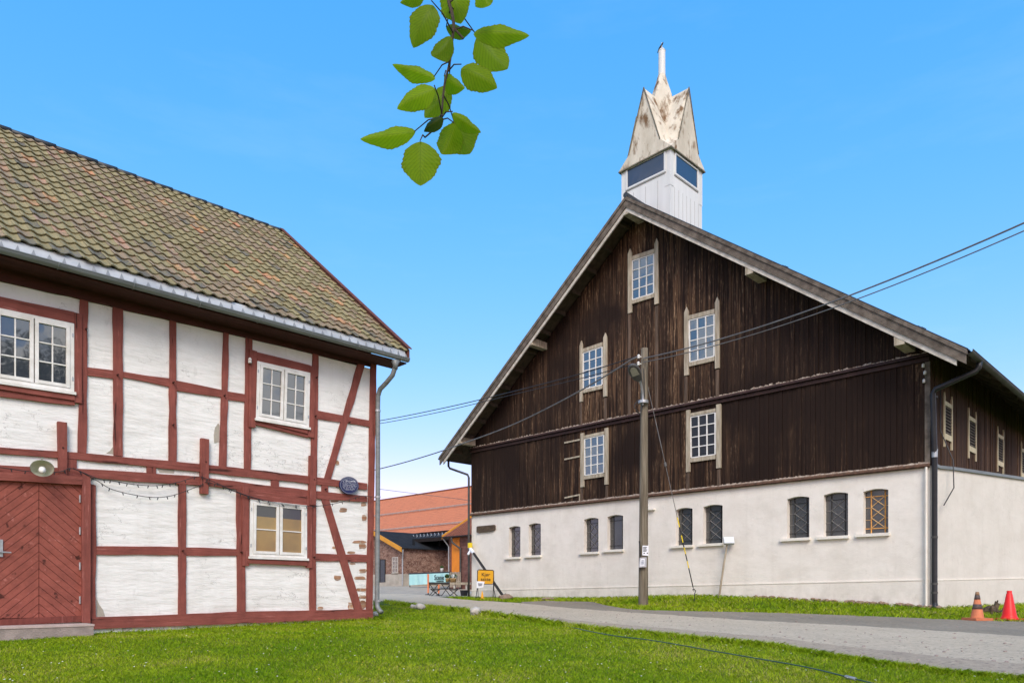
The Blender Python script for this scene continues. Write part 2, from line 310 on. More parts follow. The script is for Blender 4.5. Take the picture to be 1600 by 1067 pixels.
def leaf_mat():
    m, t, b = new_mat('beech_leaf')
    a = N(t, 'ShaderNodeAttribute'); a.attribute_name = 'tint'
    uv = N(t, 'ShaderNodeAttribute'); uv.attribute_name = 'leafpos'
    s_ = N(t, 'ShaderNodeSeparateXYZ'); t.links.new(uv.outputs['Vector'], s_.inputs[0])
    w = math_n(t, 'SINE', math_n(t, 'MULTIPLY', math_n(t, 'SUBTRACT', s_.outputs['X'], math_n(t, 'MULTIPLY', math_n(t, 'ABSOLUTE', s_.outputs['Y']), .33)), 70.0))
    vein = math_n(t, 'POWER', math_n(t, 'ADD', math_n(t, 'MULTIPLY', w, .5), .5), 3.0)
    mid = math_n(t, 'LESS_THAN', math_n(t, 'ABSOLUTE', s_.outputs['Y']), .03)
    f = math_n(t, 'MAXIMUM', math_n(t, 'MULTIPLY', vein, .5), math_n(t, 'MULTIPLY', mid, .5))
    dark = N(t, 'ShaderNodeMixRGB'); dark.blend_type = 'MULTIPLY'; t.links.new(f, dark.inputs['Fac']); t.links.new(a.outputs['Color'], dark.inputs['Color1']); dark.inputs['Color2'].default_value = (.55, .62, .5, 1)
    edge = math_n(t, 'GREATER_THAN', math_n(t, 'ABSOLUTE', s_.outputs['Y']), .93)
    col = mix(t, math_n(t, 'MULTIPLY', edge, .35), dark.outputs[0], (.20, .13, .02))
    col = mix(t, math_n(t, 'MULTIPLY', noise_f(t, (1, 1, 1), 30, 4, .6, .5, .75), .45), col, (.12, .19, .01))
    t.links.new(col, b.inputs['Base Color']); b.inputs['Roughness'].default_value = .45; b.inputs['Specular IOR Level'].default_value = .2
    tr = N(t, 'ShaderNodeBsdfTranslucent'); ms = N(t, 'ShaderNodeMixShader'); ms.inputs[0].default_value = .72
    t.links.new(col, tr.inputs['Color']); t.links.new(b.outputs[0], ms.inputs[1]); t.links.new(tr.outputs[0], ms.inputs[2])
    t.links.new(ms.outputs[0], t.nodes['Material Output'].inputs['Surface'])
leaf_mat()

# ---------------------------------------------------------------- geometry helpers
FR = {}
def V(*a): return Vector(a)
class PL:                       # a vertical plane of a building: O foot point, t along it, n outward
    def __init__(s, O, t, n): s.O, s.t, s.n = np.array(O, float), np.array(t, float), np.array(n, float)
    def inv(s, u, v, o=0.0):
        r = np.array([(u - CX) / F, 1.0]); k = np.linalg.solve(np.array([s.t, -r]).T, -(s.O + s.n * o))
        return k[0], k[1] * (HV - v) / F
    def p(s, a, z, o=0.0):
        q = s.O + s.t * a + s.n * o; return Vector((q[0], q[1], z))
    def px(s, u, v, o=0.0): return s.p(*s.inv(u, v, o), o)
def at(u, v, y): return Vector(((u - CX) / F * y, y, (HV - v) / F * y))
class MB:
    def __init__(s): s.v, s.f, s.c, s.fm = [], [], [], []
    def poly(s, pts, c=None):
        i = len(s.v); s.v += [tuple(p) for p in pts]; s.f.append(tuple(range(i, i + len(pts)))); s.c.append(c); return s
    def faces(s, pts, fs, c=None):
        i = len(s.v); s.v += [tuple(p) for p in pts]
        for f in fs: s.f.append(tuple(i + k for k in f)); s.c.append(c)
        return s
    def prism(s, pts, vec, c=None):
        pts = [Vector(p) for p in pts]; vec = Vector(vec); n = len(pts)
        nor = Vector((0, 0, 0))
        for k in range(n): nor += (pts[k] - pts[0]).cross(pts[(k + 1) % n] - pts[0])
        if nor.dot(vec) > 0: pts.reverse()
        b = [p + vec for p in pts]
        fs = [tuple(range(n)), tuple(range(2 * n - 1, n - 1, -1))] + [((k + 1) % n, k, n + k, n + (k + 1) % n) for k in range(n)]
        return s.faces(pts + b, fs, c)
    def box(s, c0, ax, ay, az, c=None):          # corner and three edge vectors
        c0, ax, ay, az = map(Vector, (c0, ax, ay, az))
        return s.prism([c0, c0 + ax, c0 + ax + ay, c0 + ay], az, c)
    def cbox(s, cen, ex, ey, ez, c=None):        # centre and half extents as vectors
        cen, ex, ey, ez = map(Vector, (cen, ex, ey, ez)); return s.box(cen - ex - ey - ez, ex * 2, ey * 2, ez * 2, c)
    def tube(s, path, r, n=8, c=None, caps=True):
        path = [Vector(p) for p in path]; m = len(path); rs = r if isinstance(r, (list, tuple)) else [r] * m
        i0 = len(s.v); up = None
        for k, p in enumerate(path):
            d = (path[min(k + 1, m - 1)] - path[max(k - 1, 0)]).normalized()
            if up is None: up = d.orthogonal().normalized()
            up = (up - d * up.dot(d)); up = up.normalized() if up.length > 1e-6 else d.orthogonal().normalized()
            w = d.cross(up)
            for j in range(n):
                a = 2 * math.pi * j / n; s.v.append(tuple(p + (up * math.cos(a) + w * math.sin(a)) * rs[k]))
        for k in range(m - 1):
            for j in range(n):
                a, b = i0 + k * n + j, i0 + k * n + (j + 1) % n; s.f.append((a, b, b + n, a + n)); s.c.append(c)
        if caps:
            s.f.append(tuple(i0 + j for j in reversed(range(n)))); s.c.append(c)
            s.f.append(tuple(i0 + (m - 1) * n + j for j in range(n))); s.c.append(c)
        return s
    def lathe(s, cen, prof, n=16, c=None, axis=None, cap0=True, cap1=True):
        cen = Vector(cen); i0 = len(s.v)
        if axis is None: ez, ex, ey = V(0, 0, 1), V(1, 0, 0), V(0, 1, 0)
        else: ez = Vector(axis).normalized(); ex = ez.orthogonal().normalized(); ey = ez.cross(ex)
        for r, z in prof:
            for j in range(n):
                a = 2 * math.pi * j / n; s.v.append(tuple(cen + ez * z + (ex * math.cos(a) + ey * math.sin(a)) * r))
        for k in range(len(prof) - 1):
            for j in range(n):
                a, b = i0 + k * n + j, i0 + k * n + (j + 1) % n; s.f.append((a, b, b + n, a + n)); s.c.append(c)
        if cap0: s.f.append(tuple(i0 + j for j in reversed(range(n)))); s.c.append(c)
        if cap1: s.f.append(tuple(i0 + (len(prof) - 1) * n + j for j in range(n))); s.c.append(c)
        return s
    def rock(s, cen, size, seed, n=3):
        import bmesh
        bm = bmesh.new(); bmesh.ops.create_icosphere(bm, subdivisions=n, radius=1)
        sx_, sy_, sz_ = size; rr = random.Random(seed); off = Vector((rr.random() * 50, rr.random() * 50, rr.random() * 50))
        pts = []
        for v in bm.verts:
            k = 1 + .35 * mnoise.noise(v.co * 1.3 + off) + .12 * mnoise.noise(v.co * 4 + off)
            pts.append(Vector(cen) + Vector((v.co.x * sx_ * k, v.co.y * sy_ * k, v.co.z * sz_ * k)))
        s.faces(pts, [[v.index for v in f.verts] for f in bm.faces]); bm.free(); return s
    def text(s, txt, size, O, ex, ez, depth=.004, align='CENTER', offset=0.0):
        cu = bpy.data.curves.new('lettering', 'FONT'); cu.body = txt; cu.size = size; cu.extrude = depth / 2; cu.align_x = align; cu.align_y = 'CENTER'; cu.resolution_u = 3; cu.offset = offset
        o = bpy.data.objects.new('lettering', cu); COL.objects.link(o)
        dg = bpy.context.evaluated_depsgraph_get(); dg.update()
        me = o.evaluated_get(dg).to_mesh(); O, ex, ez = Vector(O), Vector(ex).normalized(), Vector(ez).normalized(); en = ex.cross(ez)
        s.faces([O + ex * v.co.x + ez * v.co.y + en * v.co.z for v in me.vertices], [tuple(p.vertices) for p in me.polygons])
        o.evaluated_get(dg).to_mesh_clear(); bpy.data.objects.remove(o); bpy.data.curves.remove(cu); return s
    def build(s, name, mat, parent=None, base=None, ang=0.0, smooth=False, label=None):
        me = bpy.data.meshes.new(name)
        fr = FR[parent.name] if parent is not None else (Vector(base) if base is not None else Vector(s.v[0]), ang)
        B, a = fr; ca, sa = math.cos(-a), math.sin(-a)
        A = np.array(s.v, float) - np.array(B); Lc = A.copy(); Lc[:, 0] = A[:, 0] * ca - A[:, 1] * sa; Lc[:, 1] = A[:, 0] * sa + A[:, 1] * ca
        me.from_pydata(Lc.tolist(), [], s.f)
        if any(c is not None for c in s.c):
            at_ = me.attributes.new('tint', 'FLOAT_COLOR', 'CORNER'); buf = []
            for f, c in zip(s.f, s.c):
                c = c or (.5, .5, .5); buf += [c[0], c[1], c[2], 1.0] * len(f)
            at_.data.foreach_set('color', buf)
        if smooth: me.polygons.foreach_set('use_smooth', [True] * len(me.polygons))
        me.materials.append(MATS[mat]); me.update()
        o = bpy.data.objects.new(name, me); COL.objects.link(o)
        if parent is not None: o.parent = parent
        else: o.location = B; o.rotation_euler = (0, 0, a)
        FR[o.name] = fr
        if label: o['label'] = label
        return o
def thing(name, label, cat, base, ang=0.0, group=None):
    o = bpy.data.objects.new(name, None); COL.objects.link(o); o.empty_display_size = .2
    o.location = base; o.rotation_euler = (0, 0, ang); FR[o.name] = (Vector(base), ang)
    return tag(o, label, cat, group)
def tag(o, label, cat, group=None):
    o['label'] = label; o['category'] = cat
    if group: o['group'] = group
    return o
def struct(o): o['kind'] = 'structure'; return o
def clip(poly, a, b, c):         # keep a*s + b*z <= c
    out = []
    for i in range(len(poly)):
        p, q = poly[i], poly[(i + 1) % len(poly)]; dp, dq = a * p[0] + b * p[1] - c, a * q[0] + b * q[1] - c
        if dp <= 0: out.append(p)
        if dp * dq < 0:
            k = dp / (dp - dq); out.append((p[0] + (q[0] - p[0]) * k, p[1] + (q[1] - p[1]) * k))
    return out

# farm axes: f along the barn front (towards its right corner), d1 back along its long side
TH = math.atan2(1150, 1130)
d1 = np.array([math.sin(TH), math.cos(TH)]); fx = np.array([d1[1], -d1[0]])
D1, FX = Vector((*d1, 0)), Vector((*fx, 0)); UP = V(0, 0, 1)
ANG_B = math.atan2(fx[1], fx[0]); ANG_H = math.atan2(d1[1], d1[0])
RC = np.array([(1453 - CX) / F * 18, 18.0])            # barn right front corner
HC = np.array([(585 - CX) / F * 15.6, 15.6])           # house right front corner
BF = PL(RC, fx, -d1); BS = PL(RC, d1, fx); HF = PL(HC, d1, fx)

# ---------------------------------------------------------------- ground
GY = [-60, -6, 0, 3.6, 6.8, 10.8, 13.2, 15.6, 20.4, 31, 42, 52, 60, 66, 75, 120, 400]
GZ = [-2.6, -2.1, -1.75, -1.27, -.92, -.745, -.725, -.68, -.545, -.47, -.44, -.22, .05, .2, .22, .1, -.6]
BS_ = [-21, -17, -15, -10, -8, -6.3, -3.9, -2, 0, 3, 9]; BH_ = [0, .04, .05, .14, .23, .28, .22, .16, .10, .06, 0]
def g(x, y):
    z = np.interp(y, GY, GZ)
    rel = np.stack([np.asarray(x, float) - RC[0], np.asarray(y, float) - RC[1]], -1)
    dist = rel @ (-d1); s = rel @ fx
    k = np.clip((2.6 - dist) / 2.4, 0, 1); k = k * k * (3 - 2 * k)
    return z + k * np.interp(s, BS_, BH_)
from bisect import bisect_right
def gz(x, y):
    i = min(max(bisect_right(GY, y) - 1, 0), len(GY) - 2); t = min(max((y - GY[i]) / (GY[i + 1] - GY[i]), 0), 1); z = GZ[i] + (GZ[i + 1] - GZ[i]) * t
    rx, ry = x - RC[0], y - RC[1]; dist = -(rx * d1[0] + ry * d1[1]); s = rx * fx[0] + ry * fx[1]; c = lambda q: min(max(q, 0.0), 1.0)
    k = c((2.6 - dist) / 2.4); k = k * k * (3 - 2 * k)
    if k > 0 and BS_[0] < s < BS_[-1]:
        j = min(bisect_right(BS_, s) - 1, len(BS_) - 2); q = (s - BS_[j]) / (BS_[j + 1] - BS_[j]); z += k * (BH_[j] + (BH_[j + 1] - BH_[j]) * q)
    return float(z)
def gp(u, v, lift=0.0):            # the ground point seen at a pixel
    lo, hi = 1.0, 90.0
    for _ in range(26):
        m = (lo + hi) / 2
        if (HV - v) / F * m > gz((u - CX) / F * m, m): lo = m
        else: hi = m
    y = (lo + hi) / 2; x = (u - CX) / F * y
    return Vector((x, y, gz(x, y) + lift))
def gd(u, y, lift=0.0):
    x = (u - CX) / F * y; return Vector((x, y, gz(x, y) + lift))
xs = np.concatenate([[-1800, -700, -300, -140, -80], np.arange(-50, 50.1, .5), [80, 140, 300, 700, 1800]])
ys = np.concatenate([[-1500, -500, -150, -60, -30], np.arange(-14, 84, .4), [100, 140, 200, 400, 900, 2500]])
X, Y = np.meshgrid(xs, ys); Z = g(X, Y) - .012
me = bpy.data.meshes.new('ground'); nx, ny = len(xs), len(ys)
idx = np.arange(nx * ny).reshape(ny, nx)
quads = np.stack([idx[:-1, :-1], idx[:-1, 1:], idx[1:, 1:], idx[1:, :-1]], -1).reshape(-1, 4)
me.from_pydata(np.stack([X, Y, Z], -1).reshape(-1, 3).tolist(), [], quads.tolist()); me.materials.append(MATS['turf_soil'])
o = bpy.data.objects.new('ground', me); COL.objects.link(o); struct(o)
ROAD_N = [(560, 936.5), (590, 938), (650, 947), (715, 953), (796, 964), (897, 979), (1000, 989), (1105, 999), (1210, 1009), (1311, 1026), (1397, 1037), (1487, 1050), (1600, 1060), (1800, 1076), (2100, 1098)]
ROAD_F = [(560, 926.5), (587, 927), (651, 928.5), (700, 934), (719, 936.3), (803, 941.5), (900, 950.5), (1000, 957.5), (1187, 970), (1375, 979.5), (1600, 994), (1800, 1006), (2100, 1022)]
VERGE_L = [(640, 929.5), (695, 933.5), (719, 935.8), (790, 939.5), (822, 940.2), (850, 938.3), (925, 940.2), (950, 946), (985, 951.8), (1010, 953), (1066, 954.5), (1210, 957), (1375, 963), (1517, 969), (1600, 971), (1800, 976), (2100, 984)]
def pw(tab, u): return np.interp(u, [a for a, _ in tab], [b for _, b in tab])
def strip(name, low, high, mat, lift, u0, u1, n=160, m=6, jit=0.0):
    mb = MB(); us = np.linspace(u0, u1, n); pts = []
    for i, u in enumerate(us):
        j = jit * mnoise.noise(Vector((u * .05, 3.3, 0))) + jit * .6 * mnoise.noise(Vector((u * .17, 9.1, 0)))
        a, b = gp(u, pw(low, u) + j), gp(u, pw(high, u) + j * .4)
        for k in range(m + 1):
            q = a.lerp(b, k / m); q.z = gz(q.x, q.y) + lift; pts.append(q)
    fs = [(i * (m + 1) + k, (i + 1) * (m + 1) + k, (i + 1) * (m + 1) + k + 1, i * (m + 1) + k + 1) for i in range(n - 1) for k in range(m)]
    mb.faces(pts, fs); return struct(mb.build(name, mat, base=(0, 0, 0)))
RUT_HI = [(u, v - (v - pw(ROAD_F, u)) * .34) for u, v in ROAD_N]
strip('gravel_shoulder', [(u, v + .6) for u, v in ROAD_F], [(u, v - .5) for u, v in VERGE_L], 'dark_gravel', .0, 815, 2100, 180, 5)
strip('road', ROAD_N, ROAD_F, 'road_gravel', .006, 540, 2100, 220, 8, 1.5)
strip('road_edge', [(u, v - .8) for u, v in ROAD_N], RUT_HI, 'road_rut', .011, 860, 2100, 200, 3, 2.2)
mb = MB(); ya = np.linspace(36.5, 82, 30); pts = []
for y in ya:
    for u in np.linspace(300, 860, 24):
        pts.append(gd(u, y + (0 if u > 640 else -1.0 * (82 - y) / 45), .004))
mb.faces(pts, [(i * 24 + k, i * 24 + k + 1, (i + 1) * 24 + k + 1, (i + 1) * 24 + k) for i in range(29) for k in range(23)])
struct(mb.build('yard', 'yard_gravel', base=(0, 0, 0)))

# ---------------------------------------------------------------- the half-timbered house
def jitter_edge(pts, seed, amp=.009, step=.28):
    out = []; n = len(pts)
    for i in range(n):
        a, b = pts[i], pts[(i + 1) % n]; L_ = math.hypot(b[0] - a[0], b[1] - a[1]); k = max(1, int(L_ / step))
        nx_, nz_ = -(b[1] - a[1]) / (L_ + 1e-9), (b[0] - a[0]) / (L_ + 1e-9)
        for j in range(k):
            q = j / k; x, z = a[0] + (b[0] - a[0]) * q, a[1] + (b[1] - a[1]) * q
            e = amp * mnoise.noise(Vector((x * 3.1, z * 3.1, seed))) * (1 if 0 < j else .3)
            out.append((x + nx_ * e, z + nz_ * e))
    return out
house = thing('timber_house', 'white half-timbered house with dark red timbers and mossy tiled roof', 'house', HF.p(-4, -.68), ANG_H)
HZ0, HZ1, HS0, HDEP = -.75, 4.86, -13.0, 10.4
mb = MB()
mb.box(HF.p(HS0, HZ0 - .3, 0), HF.p(-.03, 0, 0) - HF.p(HS0, 0, 0), FX * -HDEP, UP * (HZ1 + .14 - HZ0))
mb.build('wall', 'whitewash', house)
ridge_o, ridge_z, eave_o, eave_z = -HDEP / 2, 9.66, .50, 5.075
mb = MB()       # gable infill on both ends
for s_ in (-.03, HS0 + .02):
    mb.prism([HF.p(s_, 4.9, -.02), HF.p(s_, 4.9, -HDEP + .02), HF.p(s_, 9.3, ridge_o)], D1 * (.015 if s_ > -1 else -.015))
mb.build('gable', 'red_trim', house)
seedc = [0]
def beam(name, pts, o=.03, mat='red_timber', amp=.017, back=0.0):
    seedc[0] += 1
    q = [HF.inv(u, v, o) for u, v in pts]; q = jitter_edge(q, seedc[0] * 1.7, amp)
    if mat == 'red_timber' and name in ('rail', 'lintel', 'sill_board', 'floor_beam', 'sill_beam', 'door_lintel'): mat = 'red_timber_level'
    m_ = MB(); m_.prism([HF.p(a, z, o) for a, z in q], FX * (back - o)); return m_.build(name, mat, house)
def quad(a, b, c, d): return [a, b, c, d]
# upper storey posts
beam('post', [(126, 455), (138, 459), (135, 708), (122, 706)], .034)
beam('post', [(177, 468), (192, 472), (192, 713), (178, 711)], .034)
beam('post', [(266, 485), (276, 489), (276, 721), (264, 719)], .034)
beam('post', [(350, 510), (358, 512), (354, 731), (342.5, 729)], .034)
beam('post', [(384.5, 518), (395, 521), (392, 735), (382, 733)], .034)
beam('post', [(489.5, 549), (498, 551), (495.5, 747), (485.5, 745)], .034)
beam('post', [(579.5, 566), (588.5, 568), (582, 957), (573, 955)], .036)
# window posts (casings) of the upper storey
beam('casing', [(117, 488), (128, 491), (128, 630), (116, 628)], .062, amp=.004)
beam('casing', [(390, 545), (402, 549), (399.5, 668), (389, 667)], .062, amp=.004)
beam('casing', [(484.5, 571), (493, 573), (491, 684), (481.5, 682)], .062, amp=.004)
beam('lintel', [(-40, 455), (116.7, 487.5), (116.7, 505), (-40, 474)], .052)
beam('lintel', [(402, 550), (484.5, 570.5), (484.5, 582), (402, 565)], .052)
beam('sill_board', [(-40, 602), (117, 625.5), (117, 616.5), (-40, 592)], .075, amp=.004)
beam('sill_board', [(398, 656.5), (481, 677.5), (481, 670.5), (398, 657 - 1.5)], .075, amp=.003)
beam('rail', [(-40, 613), (117, 633), (117, 625.5), (-40, 603)], .045)
beam('rail', [(398, 663), (482, 683.5), (482, 677.5), (398, 656.5)], .050, amp=.003)
# upper rails and brace
beam('rail', [(134, 573.5), (179, 578.5), (179, 591.5), (134, 586)], .028)
beam('rail', [(190, 580), (266, 591), (266, 604.5), (190, 589)], .028)
beam('rail', [(275, 594), (347, 609), (347, 620.5), (275, 610)], .028)
beam('rail', [(353, 611), (385, 616), (385, 628), (353, 624)], .028)
beam('rail', [(495, 641), (579, 657), (579, 667), (495, 654)], .028)
beam('brace', [(560, 566), (571, 568), (517, 749), (507, 748)], .031)
# plates and floor beams
beam('wall_plate', [(-230, 330), (580, 548), (580, 573), (-230, 385)], .040, 'eave_shade_timber')
beam('floor_beam', [(-200, 660), (0, 698.5), (106, 705.5), (315, 724.5), (484, 743.6), (574, 755), (574, 765), (484, 755.7), (313, 737), (120, 717.5), (0, 708.5), (-200, 668)], .038)
beam('floor_beam', [(-200, 688), (0, 726.5), (129, 732.5), (313, 744.5), (484, 766), (574, 775), (574, 784), (494, 779), (327, 759), (150, 746.6), (0, 740), (-200, 700)], .038)
for q in ([(99, 714), (120, 716), (120, 734), (99, 732)], [(229.5, 724), (244, 726), (244, 740), (229.5, 738)], [(424, 747), (436, 749), (436, 761), (424, 759)], [(503, 757), (513, 758), (513, 770), (503, 769)]):
    beam('stud', q, .030, amp=.004)
beam('anchor_board', [(90.5, 658), (105, 660), (105, 745), (92, 743)], .085, amp=.004)
beam('anchor_board', [(315, 684), (327, 686), (326, 772), (314, 770.5)], .085, amp=.004)
beam('anchor_board', [(485, 711), (494.5, 713), (494, 789), (484, 788)], .085, amp=.004)
# lower storey
beam('post', [(140, 755), (150, 758), (150, 965), (140, 966)], .034)
beam('post', [(279, 752), (291, 754), (291, 961), (279, 961)], .034)
beam('post', [(370, 763), (384, 765), (384, 957), (371, 958)], .034)
beam('post', [(484, 786), (494, 787), (494, 956), (484.5, 956)], .034)
beam('door_post', [(128.5, 740), (141.6, 742), (141.6, 973), (128.5, 972)], .105, amp=.005)
beam('door_post', [(-30, 722), (-15, 724), (-15, 977), (-30, 977)], .105, amp=.005)
beam('door_lintel', [(-30, 735), (129, 744), (128, 757), (-30, 748)], .108, amp=.005)
beam('casing', [(379, 759), (389.5, 761), (389.5, 884), (379, 883.5)], .062, amp=.004)
beam('casing', [(479.5, 774), (488, 775), (488, 887), (479.5, 886.5)], .062, amp=.004)
beam('lintel', [(389.5, 767), (479.5, 775), (479.5, 789), (389.5, 779)], .052)
beam('sill_board', [(387, 873), (480, 876), (480, 883.5), (387, 879.6)], .075, amp=.003)
beam('rail', [(148, 852.5), (280, 854), (280, 867), (148, 866)], .028)
beam('rail', [(290, 854.6), (371, 857.5), (371, 868), (290, 867.5)], .028)
beam('rail', [(493, 864), (574, 866.5), (574, 877.7), (493, 875.7)], .028)
beam('brace', [(502, 778), (514, 779), (567, 955), (555, 955)], .031)
beam('sill_beam', [(142.5, 964), (276, 959.6), (384, 955), (573, 951.5), (583, 951), (583, 966), (311, 976), (142.5, 982.8)], .046, amp=.012)
beam('sill_beam', [(-230, 985), (-30, 972), (-30, 990), (-230, 1004)], .046)
# more frame to the left, outside the picture
for uu in (-70, -150, -225): beam('post', [(uu, 445 + uu * .26), (uu + 14, 448 + uu * .26), (uu + 14, 985), (uu, 987)], .034)
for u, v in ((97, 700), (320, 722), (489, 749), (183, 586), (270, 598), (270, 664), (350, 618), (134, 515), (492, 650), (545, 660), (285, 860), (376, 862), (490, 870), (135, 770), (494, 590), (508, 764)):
    q = HF.px(u, v, .03); m_ = MB(); m_.tube([q, q + FX * .065], .014, 6); m_.build('peg', 'eave_shade_timber', house)
# exposed brick where the whitewash has fallen off, near the right corner
mb = MB(); rr = random.Random(5)
def patch(x0, y0, x1, y1):           # pixels of the 300,700 zoom
    u0, v0, u1, v1 = 300 + x0 * .2812, 700 + y0 * .2812, 300 + x1 * .2812, 700 + y1 * .2812
    cu, cv, ru, rv = (u0 + u1) / 2, (v0 + v1) / 2, (u1 - u0) / 2, (v1 - v0) / 2; pts = []
    for k in range(11):
        a = 2 * math.pi * k / 11; e = .82 + .3 * rr.random()
        sq = max(abs(math.cos(a)), abs(math.sin(a)))
        pts.append((cu + ru * math.cos(a) / sq * e, cv + rv * math.sin(a) / sq * e))
    m_ = MB(); m_.prism([HF.px(u, v, .006) for u, v in pts], FX * -.004); m_.build('exposed_brick', 'patch_brick', house)
for q in ((820, 332, 860, 354), (938, 303, 970, 322), (892, 513, 968, 530), (930, 528, 968, 558), (862, 572, 910, 586), (876, 634, 908, 646), (791, 706, 830, 734), (930, 670, 970, 692), (898, 712, 965, 730), (915, 776, 968, 795), (930, 815, 970, 835), (934, 845, 968, 890), (770, 290, 815, 300), (945, 370, 970, 402), (866, 855, 905, 893), (700, 880, 728, 896), (780, 545, 800, 558), (798, 68, 818, 94)): patch(*q)
mb = MB(); mb.prism([HF.px(u, v, .006) for u, v in [(336, 668), (341, 661), (343, 664), (342, 690), (335, 692), (334, 680)]], FX * -.004); mb.build('bare_plaster', 'concrete', house)
mb = MB(); mb.prism([HF.px(u, v, .006) for u, v in [(247, 733), (256, 730.5), (273, 732), (272, 739), (249, 738)]], FX * -.004); mb.build('bare_plaster', 'concrete', house)
mb = MB(); mb.prism([HF.px(u, v, .006) for u, v in [(151, 935), (155, 944), (161, 952), (164, 962), (151, 964)]], FX * -.004); mb.build('bare_plaster', 'concrete', house)
mb = MB(); mb.prism([HF.px(u, v, .006) for u, v in [(172, 704), (177, 697), (178, 709), (166, 708)]], FX * -.004)
mb.build('bare_plaster', 'concrete', house)
# roof of real tiles
slope = Vector((ridge_o - eave_o, ridge_z - eave_z)); SL = slope.length; su = slope / SL
def rp(s_, r, h=0.0):                # point on the front slope: along, up the slope, proud of it
    sag = -.035 * math.sin(max(0, min(1, r / SL)) * math.pi) + .025 * mnoise.noise(Vector((s_ * .35, r * .5, 2.2)))
    h += sag; o_ = eave_o + su.x * r - su.y * -h * 1.0; z_ = eave_z + su.y * r + h * -su.x
    return HF.p(s_, z_, o_)
TW, TL = .2, .335; S_END = .49
mb = MB(); rows = int((SL - .05) / TL); cols = int((S_END - (HS0 - .4)) / TW)
prof = [(0, .028), (.14, .036), (.30, .026), (.55, .002), (.8, .004), (1.0, .026)]
rt = random.Random(3)
for rj in range(rows + 1):
    for ci in range(cols):
        s0 = S_END - (ci + 1) * TW; r0 = rj * TL - .02; r1 = min(r0 + TL + .05, SL)
        k = rt.random(); n1 = mnoise.noise(Vector((s0 * .45, r0 * .5, 5.0))); edge = (rj < 2) * .35 + (s0 > -.3) * 0
        if k < .60 - edge * .8 + n1 * .75: kk = .85 + .3 * rt.random(); c = (.245 * kk, .208 * kk, .108 * kk)
        elif k < .88 - edge * .4: kk = .8 + .35 * rt.random(); c = (.250 * kk, .190 * kk, .125 * kk)
        elif k < .915: kk = .8 + .4 * rt.random(); c = (.125 * kk, .115 * kk, .09 * kk)
        elif k < .975 + n1 * .02: c = (.30 + rt.random() * .08, .20 + rt.random() * .04, .13 + rt.random() * .03)
        else: c = (.36 + rt.random() * .10, .205 + rt.random() * .05, .115)
        lift = .030 + rt.random() * .010; tw = (rt.random() - .5) * .022; dr = (rt.random() - .5) * .034 + (.05 if rt.random() < .012 else 0)
        low = [rp(s0 + a * TW, r0 + dr, h + lift + tw * (a - .5)) for a, h in prof]
        hi = [rp(s0 + a * TW, r1 + dr, h + .002) for a, h in prof]
        bot = [rp(s0 + a * TW, r0 + dr + .004, h + lift - .024 + tw * (a - .5)) for a, h in prof]
        n = len(prof)
        mb.faces(low + hi + bot, [(i, i + 1, n + i + 1, n + i) for i in range(n - 1)] + [(i + 1, i, 2 * n + i, 2 * n + i + 1) for i in range(n - 1)], c)
roof = mb.build('roof', 'clay_tile', house)
mb = MB()
mb.prism([HF.p(HS0 - .4, eave_z - .12, eave_o), HF.p(S_END, eave_z - .12, eave_o), HF.p(S_END, ridge_z - .12, ridge_o), HF.p(HS0 - .4, ridge_z - .12, ridge_o)], FX * -.08 + UP * -.06)
mb.prism([HF.p(HS0 - .4, ridge_z - .02, ridge_o), HF.p(S_END, ridge_z - .02, ridge_o), HF.p(S_END, eave_z, -HDEP - .5), HF.p(HS0 - .4, eave_z, -HDEP - .5)], FX * .08 + UP * -.07)
mb.build('roof_deck', 'soffit_wood', roof)
mb = MB()
for k in range(34):
    a = S_END + .02 - k * .41
    mb.tube([HF.p(a - .45, ridge_z + .015 + .012 * mnoise.noise(Vector((k * .9, 0, 0))), ridge_o), HF.p(a, ridge_z + .03 + .01 * mnoise.noise(Vector((k * .9 + 5, 0, 0))), ridge_o)], [.055, .062], 10)
mb.build('ridge_cap', 'roof_metal', roof, smooth=True)
mb = MB()   # verge board with cap, front slope and back slope
for a_, b_ in (((eave_o + .06, eave_z - .06), (ridge_o, ridge_z + .05)), ((-HDEP - .56, eave_z - .06), (ridge_o, ridge_z + .05))):
    mb.prism([HF.p(S_END, a_[1] + .10, a_[0]), HF.p(S_END, b_[1] + .03, b_[0]), HF.p(S_END, b_[1] - .16, b_[0]), HF.p(S_END, a_[1] - .16, a_[0])], D1 * .03)
    mb.prism([HF.p(S_END - .04, a_[1] + .105, a_[0] + (.04 if a_[0] > 0 else -.04)), HF.p(S_END + .06, a_[1] + .105, a_[0] + (.04 if a_[0] > 0 else -.04)), HF.p(S_END + .06, b_[1] + .032, b_[0]), HF.p(S_END - .04, b_[1] + .032, b_[0])], UP * .025)
mb.build('verge_board', 'verge_red', roof)
